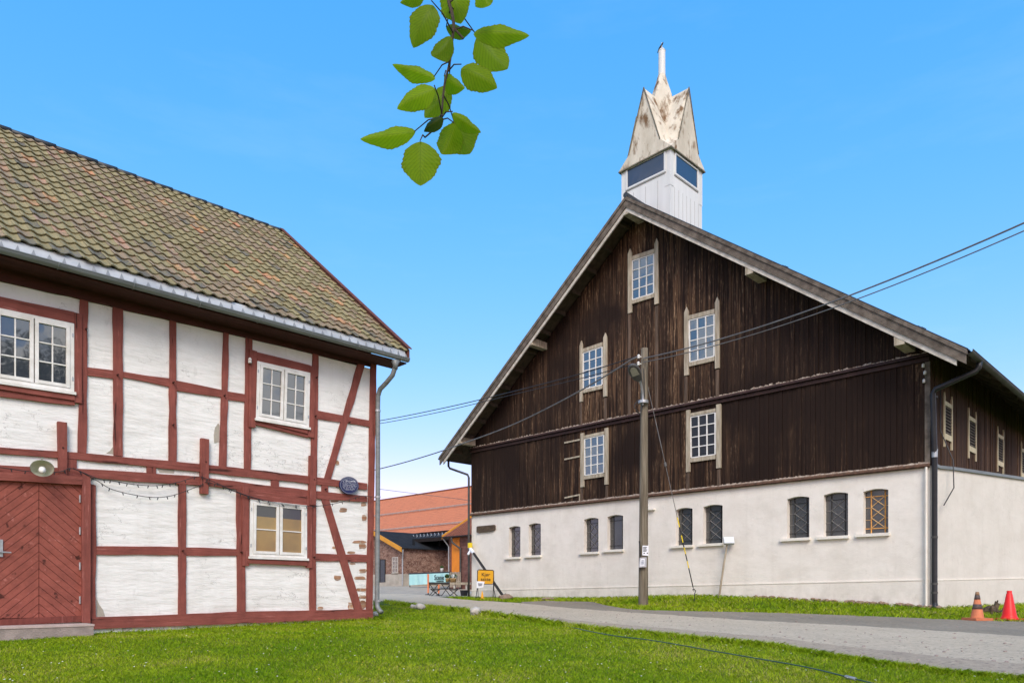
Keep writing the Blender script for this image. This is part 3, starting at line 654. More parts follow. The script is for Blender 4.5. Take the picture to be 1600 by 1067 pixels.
# eaves: apron strip, gutter, brackets, soffit rafters, downpipe
mb = MB()
mb.prism([HF.p(HS0 - .4, 5.10, .495), HF.p(S_END - .05, 5.10, .495), HF.p(S_END - .05, 4.885, .555), HF.p(HS0 - .4, 4.885, .555)], FX * -.02 + UP * -.015)
apron = mb.build('eave_flashing', 'zinc_pale', roof)
for k in range(66):
    a = .42 - k * .2; b = a + .035; w_ = .055 + .02 * rt.random(); mb = MB()
    mb.prism([HF.p(a, 4.955, .5355 + .003), HF.p(b, 5.03 + .03 * rt.random(), .5145 + .003), HF.p(a + w_, 4.955, .5355 + .003)], FX * -.002); mb.build('drip_stain', 'zinc_mark', apron)
def half_gutter(pfun, s0, s1, r=.075, th=.006, n=9):
    m_ = MB(); pts = []
    for s_ in (s0, s1):
        for k in range(n):
            a = math.pi * k / (n - 1); pts.append(pfun(s_, -math.sin(a) * r, math.cos(a) * r))
        for k in range(n):
            a = math.pi * (n - 1 - k) / (n - 1); pts.append(pfun(s_, -math.sin(a) * (r - th), math.cos(a) * (r - th)))
    m2 = 2 * n; m_.faces(pts, [(k, (k + 1) % m2, m2 + (k + 1) % m2, m2 + k) for k in range(m2)] + [tuple(range(m2))[::-1], tuple(range(m2, 2 * m2))])
    m_.tube([pfun(s0, .002, r), pfun(s1, .002, r)], .011, 6)
    return m_
mb = half_gutter(lambda s_, dz, do: HF.p(s_, 4.885 + dz, .605 + do), HS0 - .4, S_END - .04, .068)
gut = mb.build('gutter', 'zinc', house, smooth=False)
mb = MB()
for k in range(13):
    mb = MB(); a = .25 - k * 1.05; mb.tube([HF.p(a, 4.885 - .072 * math.sin(q), .605 + .072 * math.cos(q)) for q in np.linspace(0, math.pi, 9)], .009, 6); mb.build('gutter_bracket', 'zinc', gut)
mb = MB(); mb.box(HF.p(HS0, 4.80, 0.045), HF.p(.45, 0, 0) - HF.p(HS0, 0, 0), FX * .50, UP * .025); mb.build('soffit', 'eave_shade_timber', house)  # boxed in for a dark band; the eave shade is in its colour
mb = MB()
dp = [HF.p(.14, 4.80, .575), HF.p(.14, 4.66, .57), HF.p(.12, 4.50, .50), HF.p(.07, 4.36, .34), HF.p(.03, 4.25, .17), HF.p(.02, 4.12, .11), HF.p(.02, 3.9, .10), HF.p(.02, 2.0, .10), HF.p(.0, -.30, .10), HF.p(.0, -.40, .115), HF.p(.005, -.47, .17), HF.p(.005, -.52, .26)]
mb.tube(dp, .05, 12)
mb.lathe(HF.p(.14, 4.62, .575), [(.052, 0), (.055, .08), (.10, .17)], 12)
dpo = mb.build('downpipe', 'zinc', house, smooth=True)
mb = MB()
for z in (3.8, 1.95, -.28):
    mb.tube([HF.p(.02, z - .02, .10), HF.p(.02, z + .02, .10)], .058, 12); mb.box(HF.p(.0, z - .012, .0), D1 * .03, FX * .06, UP * .025)
mb.build('pipe_clamp', 'galvanised', dpo)

class QF:                # bilinear frame on a facade from four picture corners TL TR BR BL
    def __init__(s, pl, tl, tr, br, bl, o=0.0): s.pl = pl; s.c = [pl.inv(*q, o) for q in (tl, tr, br, bl)]
    def sz(s, a, b):     # a: 0 left .. 1 right, b: 0 bottom .. 1 top
        tl, tr, br, bl = s.c
        return tuple((bl[i] * (1 - a) + br[i] * a) * (1 - b) + (tl[i] * (1 - a) + tr[i] * a) * b for i in (0, 1))
    def p(s, a, b, o): return s.pl.p(*s.sz(a, b), o)
    def bar(s, m_, a0, a1, b0, b1, o0, o1, c=None):
        m_.prism([s.p(a0, b0, o1), s.p(a1, b0, o1), s.p(a1, b1, o1), s.p(a0, b1, o1)], Vector((*s.pl.n, 0)) * (o0 - o1), c)
def panes(m_, q, x0, x1, z0, z1, nc, nr, o):       # each pane sits a hair out of true
    for a in range(nc):
        for b in range(nr):
            xa, xb, za_, zb_ = x0 + (x1 - x0) * a / nc, x0 + (x1 - x0) * (a + 1) / nc, z0 + (z1 - z0) * b / nr, z0 + (z1 - z0) * (b + 1) / nr
            e = [o + .0035 * (rpn.random() - .5) for _ in range(4)]
            m_.poly([q.p(xa, za_, e[0]), q.p(xb, za_, e[1]), q.p(xb, zb_, e[2])]); m_.poly([q.p(xa, za_, e[0]), q.p(xb, zb_, e[2]), q.p(xa, zb_, e[0] + e[2] - e[1])])
rpn = random.Random(44)
def casement(q, rows, bars, o, glass, blind=None, cols=2):
    m_ = MB(); fw = .052
    for (a0, a1, b0, b1) in ((0, fw, 0, 1), (1 - fw, 1, 0, 1), (fw, 1 - fw, 1 - fw * .9, 1), (fw, 1 - fw, 0, fw * .9)): q.bar(m_, a0, a1, b0, b1, o, o + .035)
    fr = m_.build('window', 'white_paint', house)
    for h in (0, 1):
        A0, A1 = (fw, .496) if h == 0 else (.504, 1 - fw); w = .05
        m_ = MB(); B0, B1 = fw * .9, 1 - fw * .9
        for (a0, a1, b0, b1) in ((A0 + .004, A0 + w, B0, B1), (A1 - w, A1 - .004, B0, B1), (A0 + w, A1 - w, B1 - .045, B1 - .004), (A0 + w, A1 - w, B0 + .004, B0 + .05)): q.bar(m_, a0, a1, b0, b1, o, o + .045)
        m_.build('sash', 'white_paint', fr)
        x0, x1, z0, z1 = A0 + w, A1 - w, B0 + .05, B1 - .045
        m_ = MB()
        for k in range(1, cols):
            xm = x0 + (x1 - x0) * k / cols; q.bar(m_, xm - .0085, xm + .0085, z0, z1, o, o + .032)
        for k in bars: zm = z0 + (z1 - z0) * k; q.bar(m_, x0, x1, zm - .0085, zm + .0085, o, o + .033)
        m_.build('muntin', 'white_paint', fr)
        m_ = MB(); panes(m_, q, x0, x1, z0, z1, cols, len(bars) + 1, o + .014); m_.build('pane', glass, fr)
        if blind: m_ = MB(); q.bar(m_, x0, x1, z0, z0 + (z1 - z0) * blind, o, o + .018); m_.build('blind', 'pane_blind', fr)
    m_ = MB(); q.bar(m_, -.02, 1.02, -.045, -.004, o, o + .07); m_.build('sill', 'white_paint', fr)
    m_ = MB()
    for a in (.02, .98):
        for b in (.16, .80): q.bar(m_, a - .008, a + .008, b, b + .055, o + .03, o + .043)
    m_.build('hinge', 'galvanised', fr)
casement(QF(HF, (401, 564.5), (483.5, 583), (481.5, 668), (398.5, 653.5), .03), 3, (1 / 3, 2 / 3), .03, 'pane_sky')
casement(QF(HF, (-14, 479.5), (115, 506.5), (115, 613), (-14, 594), .03), 3, (1 / 3, 2 / 3), .03, 'pane_sky')
casement(QF(HF, (390, 779.8), (478.5, 789.6), (478.5, 872), (388.6, 868.5), .03), 2, (.48,), .03, 'pane_dark', .76, 1)
# door
mb = MB(); dq = [HF.inv(u, v, .03) for u, v in ((-14, 749), (127, 757), (127, 962), (-14, 968))]
S0, S1, Z0, Z1 = dq[0][0], dq[1][0], dq[2][1] - .0, dq[1][1]
Z0 = min(dq[2][1], dq[3][1]); SCN = HF.inv(60.5, 850, .03)[0]
mb.box(HF.p(S0, Z0, .004), HF.p(S1, 0, 0) - HF.p(S0, 0, 0), FX * .012, UP * (Z1 - Z0 + .1))
door = mb.build('door', 'red_trim', house)
mb = MB()
for k in range(-2, 30):
    zt = Z1 + 1.6 - k * .135
    for sgn, (a0, a1) in ((1, (SCN + .004, S1)), (-1, (S0, SCN - .004))):
        wdt = abs(a1 - a0); poly = [(a0, Z0 + .02), (a1, Z0 + .02), (a1, Z1 + .05), (a0, Z1 + .05)]
        m1 = .93 * sgn            # z <= zt - m1*(s-SCN)
        poly = clip(poly, m1, 1, zt + m1 * SCN)
        if len(poly) > 2: poly = clip(poly, -m1, -1, -(zt - .126 + m1 * SCN))
        if len(poly) > 2: mb.prism([HF.p(a, z, .040 + .004 * rt.random()) for a, z in poly], FX * -.024)
mb.build('plank', 'red_door', door)
mb = MB()
for v in (779, 829, 884, 937):
    q = HF.px(125, v, .05); mb.tube([q - UP * .06, q + UP * .06], .014, 8)
mb.build('hinge', 'galvanised', door)
mb = MB(); q = HF.px(0, 856, .05)
mb.prism([q + D1 * a + UP * z for a, z in ((-.03, -.13), (.035, -.13), (.035, .13), (-.03, .13))], FX * .012)
mb.tube([q + UP * -.06 + FX * .01, q + UP * -.06 + FX * .06, q + UP * -.065 + FX * .065 + D1 * .13], .012, 8)
mb.build('handle', 'galvanised', door)
mb = MB(); mb.prism([HF.px(u, v, .07) for u, v in ((-15, 968), (129, 961), (129, 971), (-15, 978))], FX * -.06); mb.build('threshold', 'red_trim', house)
# insulator on the upper wall
mb = MB(); q = HF.px(390.5, 563, .10); mb.lathe(q, [(.03, -.05), (.035, -.02), (.022, -.01), (.035, .005), (.03, .03), (.015, .05)], 10); mb.box(q - FX * .09 - UP * .01, D1 * .015, FX * .08, UP * .02)
mb.build('insulator', 'porcelain', house)
# stone step
sA = HF.inv(128, 968, 0)[0] + .02; zt = -.565
mb = MB(); mb.box(HF.p(HS0 + 5.2, zt - .5, .12), HF.p(sA, 0, 0) - HF.p(HS0 + 5.2, 0, 0), FX * .46, UP * .47)
step = thing('stone_step', 'long grey stone doorstep in front of the red plank door', 'doorstep', HF.p(sA - 1, zt - .2, .3), ANG_H)
mb.build('step_block', 'grey_stone', step)
mb = MB(); mb.box(HF.p(HS0 + 5.19, zt - .03, .11), HF.p(sA + .01, 0, 0) - HF.p(HS0 + 5.19, 0, 0), FX * .48, UP * .03); mb.build('step_slab', 'step_top', step)
# lamp over the door
lp = HF.px(66, 731.5, .42); ax = (Vector((0, 0, 0)) - lp); ax = Vector((ax.x, ax.y, -ax.xy.length * 1.0)).normalized()
lamp = thing('wall_lamp', 'old enamel lamp with a wide round shade above the red door', 'lamp', HF.px(66, 720, .02), ANG_H)
mb = MB(); mb.lathe(lp, [(.153, .005), (.157, .0), (.12, -.045), (.055, -.075), (.045, -.13), (.02, -.15)], 28, axis=ax, cap0=False); mb.build('lamp_shade', 'lamp_enamel', lamp, smooth=True)
mb = MB(); mb.lathe(lp, [(.045, -.065), (.112, -.038), (.152, .004)], 28, axis=ax, cap1=False); mb.build('reflector', 'lamp_inner', lamp, smooth=True)
mb = MB(); mb.lathe(lp + ax * .03, [(.02, -.05), (.045, -.02), (.05, .03), (.03, .065), (.008, .078)], 14, axis=ax); mb.build('bulb', 'porcelain', lamp, smooth=True)
mb = MB(); mb.tube([lp - ax * .15, lp - ax * .22 + UP * .02, HF.p(HF.inv(66, 716, .1)[0], lp.z + .15, .04)], .014, 8); mb.build('bracket', 'lamp_enamel', lamp)
# plaque
pq = QF(HF, (531, 743), (561, 746), (560, 773), (530.5, 770.5), .10)
plq = thing('plaque', 'oval navy blue plaque with lines of white lettering on the timber wall', 'plaque', HF.px(546, 772, .09), ANG_H)
mb = MB(); el = [pq.p(.5 + .5 * math.cos(a), .5 + .5 * math.sin(a), .10) for a in np.linspace(0, 2 * math.pi, 40, endpoint=False)]
mb.prism(el, FX * -.03); mb.build('panel', 'plaque_navy', plq)
mb = MB(); n = 40
ring = [(.5 + .47 * math.cos(a), .5 + .47 * math.sin(a), .5 + .45 * math.cos(a), .5 + .45 * math.sin(a)) for a in np.linspace(0, 2 * math.pi, n, endpoint=False)]
for k in range(n):
    a, b = ring[k], ring[(k + 1) % n]; mb.poly([pq.p(a[0], a[1], .1015), pq.p(b[0], b[1], .1015), pq.p(b[2], b[3], .1015), pq.p(a[2], a[3], .1015)])
mb.build('rim', 'lettering_grey', plq)
mb = MB(); rl = random.Random(4)
for b, h, w in ((.76, .035, .28), (.685, .022, .34), (.63, .020, .36), (.575, .020, .37), (.52, .020, .37), (.465, .020, .36), (.41, .020, .36), (.35, .020, .33), (.295, .020, .29), (.24, .018, .2)):
    a = .5 - w
    while a < .5 + w:
        h = min(h, .014) if h < .03 else h; lw = (.014 if h < .03 else .03) * (.7 + .6 * rl.random())
        if rl.random() > .22: mb.poly([pq.p(a, b - h, .102), pq.p(a + lw, b - h, .102), pq.p(a + lw, b + h * (.4 + .6 * rl.random()), .102), pq.p(a, b + h * .6, .102)])
        a += lw + .012
for k in range(13):
    a = R(35 + k * 9.2); q0, q1 = .37, .41; da = .05
    mb.poly([pq.p(.5 + r * math.cos(a + e), .5 + r * math.sin(a + e), .102) for r, e in ((q0, 0), (q0, da), (q1, da), (q1, 0))])
mb.build('lettering', 'lettering_white', plq)
# string of lights
sl_ = thing('string_lights', 'dark string of small bulbs looped along the red floor beam', 'string lights', HF.px(300, 745, .1), ANG_H)
mb = MB(); mbb = MB()
def smooth_path(pts, n=6):
    P = [Vector(p) for p in pts]; out = []
    for i in range(len(P) - 1):
        p0, p1, p2, p3 = P[max(i - 1, 0)], P[i], P[i + 1], P[min(i + 2, len(P) - 1)]
        for k in range(n):
            t = k / n; out.append(.5 * ((2 * p1) + (p2 - p0) * t + (2 * p0 - 5 * p1 + 4 * p2 - p3) * t * t + (3 * p1 - p0 - 3 * p2 + p3) * t ** 3))
    return out + [P[-1]]
for strand in ([(-60, 722), (0, 730), (48, 736.5), (92, 737), (114, 732), (150, 750), (177, 765), (222, 775), (252, 776.5), (279, 771), (318, 756)],
               [(114, 731), (153, 747.5), (177, 751), (204, 756), (237, 758.6), (258, 757), (279, 753), (309, 744.5), (328, 750), (365, 766), (393, 776), (426, 784), (469, 789.5), (494, 790.5), (525, 786), (550, 779), (564, 774.5), (582, 776)],
               [(320, 753), (340, 757), (366, 767.5), (394, 777.5), (428, 786), (468, 791)]):
    path = smooth_path([HF.px(u, v, .105) for u, v in strand]); mb.tube(path, .006, 5)
    for k in range(2, len(path), 3):
        q = path[k]; mbb.tube([q + UP * .005, q + UP * (-.045) + D1 * (.015 * (-1) ** k)], .008, 5)
mb.build('cable', 'cable_black', sl_); mbb.build('bulbs', 'cable_black', sl_)

# ---------------------------------------------------------------- the barn
BW, BL = 17.25, 24.0
barn = thing('barn', 'big dark brown wooden barn on white rendered walls with a white roof turret', 'barn', BF.p(-BW / 2, -.5), ANG_B)
PK, OV, RS = 12.70, .90, .75
def rz(s_): return PK - RS * abs(s_ + BW / 2)
ZT = 3.07
# rendered lower wall with arched window openings: (u of outer reveal edge, u of right edge, top v left/right, bottom v left/right)
LOW = [((795, 813), (823.5, 822), (870, 869.4)), ((826, 845), (819, 817.5), (868, 866)), ((912.5, 935), (811.5, 808.5), (862.5, 861)), ((949, 973.5), (806, 805), (859, 857)),
       ((1056, 1082), (796, 793), (852, 850.5)), ((1099, 1129), (791, 788.4), (849, 848)), ((1230, 1264.5), (778, 776), (840.5, 839)), ((1287, 1325), (772, 769.4), (837.5, 836)), ((1349, 1388), (766.5, 764), (833.6, 831.5))]
wins = []
for (u0, u1), (t0, t1), (b0, b1) in LOW:
    a0, zt0 = BF.inv(u0, t0); a1, zt1 = BF.inv(u1, t1); zb = (BF.inv(u0, b0)[1] + BF.inv(u1, b1)[1]) / 2
    wins.append((a0, a1, zb, (zt0 + zt1) / 2 - .02))
mb = MB(); ZB = -1.3; cur = -BW; TOPZ = ZT + .05
def q4(a0, a1, z0, z1, o=0.0): mb.poly([BF.p(a0, z0, o), BF.p(a1, z0, o), BF.p(a1, z1, o), BF.p(a0, z1, o)])
REC = .17
for a0, a1, zb, zs in wins:
    q4(cur, a0, ZB, TOPZ); q4(a0, a1, ZB, zb); rise = .05; n = 8
    arc = [(a0 + (a1 - a0) * k / n, zs + rise * math.sin(math.pi * k / n)) for k in range(n + 1)]
    for k in range(n):
        mb.poly([BF.p(*arc[k]), BF.p(*arc[k + 1]), BF.p(arc[k + 1][0], TOPZ), BF.p(arc[k][0], TOPZ)])
        mb.poly([BF.p(*arc[k], 0), BF.p(*arc[k], -REC), BF.p(*arc[k + 1], -REC), BF.p(*arc[k + 1], 0)])
    for a in (a0, a1): mb.poly([BF.p(a, zb), BF.p(a, zb, -REC), BF.p(a, zs, -REC), BF.p(a, zs)])
    mb.poly([BF.p(a0, zb), BF.p(a1, zb), BF.p(a1, zb, -REC), BF.p(a0, zb, -REC)])
    cur = a1
q4(cur, 0, ZB, TOPZ)
for s_ in (0, -BW): mb.poly([BF.p(s_, ZB), BF.p(s_, ZB, -BL), BF.p(s_, TOPZ, -BL), BF.p(s_, TOPZ)])
mb.poly([BF.p(0, ZB, -BL), BF.p(-BW, ZB, -BL), BF.p(-BW, TOPZ, -BL), BF.p(0, TOPZ, -BL)])
wall = mb.build('wall', 'barn_render', barn)
mb = MB()       # plinth ledge
za, zb_ = BF.inv(787, 922)[1], BF.inv(1453, 905.6)[1]
mb.prism([BF.p(-BW, za - .01, .012), BF.p(0, zb_, .012), BF.p(0, -1.3, .012), BF.p(-BW, -1.3, .012)], D1 * .02)
mb.build('plinth', 'barn_render', wall)
mb = MB(); mb.prism([BF.p(-BW, za + .005, .024), BF.p(.0, zb_ + .015, .024), BF.p(.0, zb_ - .012, .024), BF.p(-BW, za - .022, .024)], D1 * .03)
mb.build('plinth_ledge', 'render_trim', wall)
STYLE = [0, 0, 0, 2, 0, 0, 0, 1, 3]
for i, (a0, a1, zb, zs) in enumerate(wins):
    w, h = a1 - a0, zs - zb; zt_ = zs + .085
    m_ = MB(); m_.box(BF.p(a0 - .02, zb - .02, -REC - .05), FX * (w + .04), D1 * -.0 + D1 * .03, UP * (h + .13)); 
    wn = MB(); wn.box(BF.p(a0 - .18 + .0, zb - .085, -.02), FX * (w + .22), D1 * -.11, UP * .075); win = wn.build('window', 'render_trim', barn)
    m_ = MB(); m_.box(BF.p(a0, zb, -REC + .005), FX * w, D1 * .03, UP * (h + .1)); m_.build('pane', 'leaded', win)
    c_main = {0: 'iron', 1: 'iron', 2: 'iron', 3: 'rust_iron'}[STYLE[i]]
    m_ = MB(); m2 = MB(); oo = -REC + .02
    def bar(mm, x0, z0, x1, z1, t=.010, oo=oo):
        mm.tube([BF.p(a0 + w * x0, zb + h * z0, oo), BF.p(a0 + w * x1, zb + h * z1, oo)], t, 4)
    TB = .017 if STYLE[i] == 3 else .012
    for x in (.24, .80): bar(m_, x, .0, x, 1.03, TB)
    for z in (.12, .88): bar(m_, 0, z, 1, z, TB * .9)
    for z in (.33, .62): bar(m2, 0, z, .22, z, .007); bar(m2, .80, z + .03, 1, z + .03, .007)
    if STYLE[i] != 2:
        for z in (.13, .38, .63):
            bar(m2, .24, z, .80, z + .25, TB * .7); bar(m2, .24, z + .25, .80, z, TB * .7, oo + .012)
    m_.build('bars', c_main, win); m2.build('lattice', 'rust_pale' if STYLE[i] == 3 else 'grey_iron', win)
# boards
def boards(m_, s0, s1, zlo, zhi, pl, o, w=.137, seed=1, side=False):
    rb = random.Random(seed); a = s0
    while a < s1 - .01:
        b = min(a + w * (.92 + .16 * rb.random()), s1); gap = .007
        oo = o + (.014 if rb.random() < .5 else 0) + .006 * rb.random()
        zl = zlo(.5 * (a + b)) - .025 * rb.random()
        pts = [(a, zl), (b - gap, zl), (b - gap, zhi(b - gap)), (a, zhi(a))]
        if a < -BW / 2 < b and not side: pts = [(a, zl), (b - gap, zl), (b - gap, zhi(b - gap)), (-BW / 2, zhi(-BW / 2)), (a, zhi(a))]
        sm = .5 * (a + b); wx = math.exp(-((sm + 9.0) / 4.2) ** 2) if not side else .75
        m_.prism([pl.p(x, z, oo) for x, z in pts], Vector((*pl.n, 0)) * -.03, (rb.random(), rb.random(), wx * (.6 + .4 * rb.random()) + .20))
        a = b
mb = MB(); boards(mb, -BW, 0, lambda s: 5.81, lambda s: rz(s) - .2, BF, .055, seed=2); up_b = mb.build('upper_cladding', 'dark_boards', barn)
mb = MB(); boards(mb, -BW, 0, lambda s: ZT - .03, lambda s: 5.80, BF, .020, seed=5); lo_b = mb.build('lower_cladding', 'dark_boards', barn)
mb = MB(); mb.prism([BF.p(-BW + .01, ZT - .01, .004), BF.p(-.01, ZT - .01, .004), BF.p(-.01, rz(0) - .1, .004), BF.p(-BW / 2, PK - .1, .004), BF.p(-BW + .01, rz(-BW) - .1, .004)], D1 * .2)
mb.prism([BF.p(-BW + .01, ZT, -BL), BF.p(-.01, ZT, -BL), BF.p(-.01, rz(0) - .1, -BL), BF.p(-BW / 2, PK - .1, -BL), BF.p(-BW + .01, rz(-BW) - .1, -BL)], D1 * -.2)
mb.box(BF.p(-.25, ZT - .01, -.22), FX * .23, D1 * (BL - .45), UP * (rz(0) - .1 - ZT)); mb.box(BF.p(-BW + .02, ZT - .01, -.22), FX * .23, D1 * (BL - .45), UP * (rz(0) - .1 - ZT))
mb.build('sheathing', 'board_backing', barn)
mb = MB(); mb.prism([BF.p(-BW - .03, 5.83, .10), BF.p(.02, 5.83, .10), BF.p(.02, 5.775, .145), BF.p(-BW - .03, 5.775, .145)], UP * -.03); mb.build('drip_board', 'drip_dark', barn)
mb = MB(); rb = random.Random(8); a = -BW
while a < 0:              # ragged pale ends of the boards above the drip board
    b = a + .05 + .09 * rb.random(); mb.prism([BF.p(a, 5.80, .098), BF.p(b, 5.80, .098), BF.p(b - .01, 5.835 + .06 * rb.random() ** 2, .094), BF.p(a + .005, 5.835 + .05 * rb.random(), .094)], D1 * .012); a = b
mb.build('weathered_edge', 'drip_pale', barn)
mb = MB(); mb.box(BF.p(-BW - .02, 5.63, .03), FX * (BW + .03), D1 * -.055, UP * .10); mb.build('belly_board', 'drip_dark', barn)
mb = MB(); mb.prism([BF.p(-BW - .02, ZT + .03, .05), BF.p(.02, ZT + .03, .05), BF.p(.02, ZT - .03, .11), BF.p(-BW - .02, ZT - .03, .11)], UP * -.025); mb.box(BF.p(-BW, ZT - .075, .012), FX * BW, D1 * -.07, UP * .03); wt = mb.build('water_table', 'drip_brown', barn)
mb = MB(); a = -BW
while a < 0:
    b = a + .05 + .12 * rb.random(); mb.prism([BF.p(a, ZT + .02, .066), BF.p(b, ZT + .02, .066), BF.p(b, ZT + .05 + .04 * rb.random() ** 2, .060), BF.p(a, ZT + .05 + .03 * rb.random(), .060)], D1 * .01); a = b
mb.build('weathered_edge', 'drip_pale', barn)
mb = MB()
mb.prism([BF.p(-.10, ZT, .062), BF.p(.02, ZT, .062), BF.p(.02, 5.62, .062), BF.p(-.10, 5.62, .062)], D1 * .03)
mb.prism([BF.p(-.10, 5.86, .098), BF.p(.02, 5.86, .098), BF.p(.02, rz(0) - .2, .098), BF.p(-.10, rz(0) - .12, .098)], D1 * .03)
mb.build('corner_board', 'weathered_dark', barn)
# wooden-wall windows: glass quad TL TR BR BL, left board (u0,u1,top,bottom), right board
WW = [((988, 408), (1021.7, 397), (1021.7, 458), (988, 468.5), (981, 987, 389.5, 490), (1022.5, 1028.5, 373.6, 476), 1, .085),
      ((911.5, 552), (941, 542), (941, 601), (911.5, 608), (905.6, 909.8, 533, 628), (942.5, 948, 521, 620), 1, .085),
      ((1077, 501), (1116, 491), (1116, 556.5), (1078, 565.5), (1069, 1075.5, 480.6, 587), (1117, 1123.5, 465, 576), 1, .085),
      ((913.5, 686), (943.5, 679.5), (943.5, 738), (914, 742.5), (907, 912, 677, 761), (944.5, 950, 669, 757), 0, .05),
      ((1079, 652), (1117.7, 644.5), (1117.7, 709.6), (1080, 715), (1072, 1078, 641, 737.5), (1119, 1126, 632, 731.5), 0, .05)]
for tl, tr, br, bl, lb, rbd, tip, o in WW:
    q = QF(BF, tl, tr, br, bl, o); m_ = MB()
    for (u0, u1, vt, vb) in (lb, rbd):
        a0, z1 = BF.inv(u0, vt, o + .03); a1 = BF.inv(u1, vt, o + .03)[0]; z0 = BF.inv(u0, vb, o + .03)[1]; w = a1 - a0
        pts = [(a0, z0), (a1, z0), (a1, z1 - .16), ((a0 + a1) / 2 + .01, z1), (a0, z1 - .16)] if tip else [(a0, z0), (a1, z0), (a1, z1), (a0, z1)]
        m_.prism([BF.p(a, z, o + .035) for a, z in pts], D1 * .06)
    sh = .13 if tip else .10
    tl_, tr_ = q.sz(-.02, 1.02), q.sz(1.02, 1.02); bl_, br_ = q.sz(-.02, -.02), q.sz(1.02, -.02)
    m_.prism([BF.p(*tl_, o + .028), BF.p(*tr_, o + .028), BF.p(tr_[0], tr_[1] + sh, o + .028), BF.p(tl_[0], tl_[1] + sh, o + .028)], D1 * .05)
    m_.prism([BF.p(*bl_, o + .034), BF.p(*br_, o + .034), BF.p(br_[0], br_[1] - .12, o + .034), BF.p(bl_[0], bl_[1] - .12, o + .034)], D1 * .05)
    win = m_.build('window', 'weathered_wood', barn)
    m_ = MB(); panes(m_, q, -.01, 1.01, -.01, 1.01, 3, 4, o - .003); m_.build('pane', 'pane_barn', win)
    m_ = MB(); t = .028
    for k in (0, 1, 2, 3): x = k / 3; q.bar(m_, x - t * (.75 if k in (1, 2) else 1), x + t * (.75 if k in (1, 2) else 1), 0, 1, o - .004, o + .016)
    for k in range(5): z = k / 4; q.bar(m_, 0, 1, z - t * .42, z + t * .42, o - .004, o + .014)
    m_.build('muntin', 'white_paint', win)
    # bare boards below the window
    m_ = MB(); zbm = 5.84 if tip else ZT + .04; aL, aR = BF.inv(lb[0], lb[3], o)[0], BF.inv(rbd[1], rbd[3], o)[0]
    zl, zr = BF.inv(lb[0], lb[3], o)[1], BF.inv(rbd[1], rbd[3], o)[1]
    for a, zz in ((aL, zl), (aR - .12, zr)): m_.prism([BF.p(a + .01, zbm, o + .012), BF.p(a + .12, zbm, o + .012), BF.p(a + .12, zz - .02, o + .012), BF.p(a + .01, zz - .02, o + .012)], D1 * .03)
    m_.build('apron_board', 'weathered_brown', win)
# old loading hatch beside the lower left window
hz = QF(BF, (882, 690), (906, 685), (906, 781), (882, 786), .05)
m_ = MB()
for b0, b1 in ((.97, .995), (.70, .725), (.075, .10)): hz.bar(m_, 0, 1, b0, b1, .03, .062)
hz.bar(m_, .96, 1.0, -.05, .075, .03, .058); m_.build('hatch', 'weathered_wood', barn)
# roof
SE = BW / 2 + .98
mb = MB(); prof_n = int((BL + 2 * OV) / .038)
for sg in (-1, 1):
    pts = []
    for k in range(prof_n + 1):
        oo = OV + .03 - (BL + 2 * OV + .06) * k / prof_n; h = .022 * math.sin(k * math.pi / 2)
        for dist in (.0, SE + .06): pts.append(BF.p(-BW / 2 + sg * dist, PK - RS * dist + .03 + h, oo))
    mb.faces(pts, [((2 * k, 2 * k + 1, 2 * k + 3, 2 * k + 2) if sg < 0 else (2 * k + 1, 2 * k, 2 * k + 2, 2 * k + 3)) for k in range(prof_n)])
roof_b = mb.build('roof', 'roof_metal', barn)
mb = MB()
for sg in (-1, 1): mb.prism([BF.p(-BW / 2, PK, OV), BF.p(-BW / 2 + sg * SE, PK - RS * SE, OV), BF.p(-BW / 2 + sg * SE, PK - RS * SE, -BL - OV), BF.p(-BW / 2, PK, -BL - OV)], UP * -.07)
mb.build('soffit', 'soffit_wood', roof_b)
for sg in (-1, 1):
    for k in range(13):
        dist = .5 + k * .72; a = -BW / 2 + sg * dist; z = PK - RS * dist - .07
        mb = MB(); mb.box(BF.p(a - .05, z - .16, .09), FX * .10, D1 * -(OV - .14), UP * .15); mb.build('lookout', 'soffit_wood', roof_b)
    if sg > 0:
        for k in range(24):
            oo = .3 - k * 1.0; mb = MB()
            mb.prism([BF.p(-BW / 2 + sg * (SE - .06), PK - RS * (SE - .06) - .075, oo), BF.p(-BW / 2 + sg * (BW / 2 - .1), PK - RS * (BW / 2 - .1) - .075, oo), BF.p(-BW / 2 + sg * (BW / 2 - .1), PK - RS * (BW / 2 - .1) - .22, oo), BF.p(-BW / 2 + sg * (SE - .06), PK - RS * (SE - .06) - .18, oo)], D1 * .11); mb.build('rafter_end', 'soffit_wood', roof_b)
for a, zo in ((-BW / 2, .50), (-13.0, .44), (-17.05, .44), (-4.35, .56), (-.42, .56)):
    m_ = MB(); z = rz(a) - zo; m_.box(BF.p(a - .13, z - .05, .0), FX * .24, D1 * -(OV - .02), UP * .26); m_.build('purlin_end', 'weathered_wood', roof_b)
for sg, in ((-1,), (1,)):
    def brd(z0, z1, o0, o1, e, mat, nm):
        m_ = MB(); d = SE + e
        m_.prism([BF.p(-BW / 2, PK + z1, o1), BF.p(-BW / 2 + sg * d, PK + z1 - RS * d, o1), BF.p(-BW / 2 + sg * d, PK + z0 - RS * d, o1), BF.p(-BW / 2, PK + z0, o1)], D1 * (o1 - o0)); m_.build(nm, mat, roof_b)
    brd(-.10, .015, OV - .02, OV + .050, .04, 'weathered_dark', 'bargeboard')
    brd(-.33, -.102, OV - .02, OV + .022, .02, 'weathered_dark', 'bargeboard')
    brd(-.47, -.333, OV - .06, OV - .012, -.18, 'pale_barge', 'bargeboard')
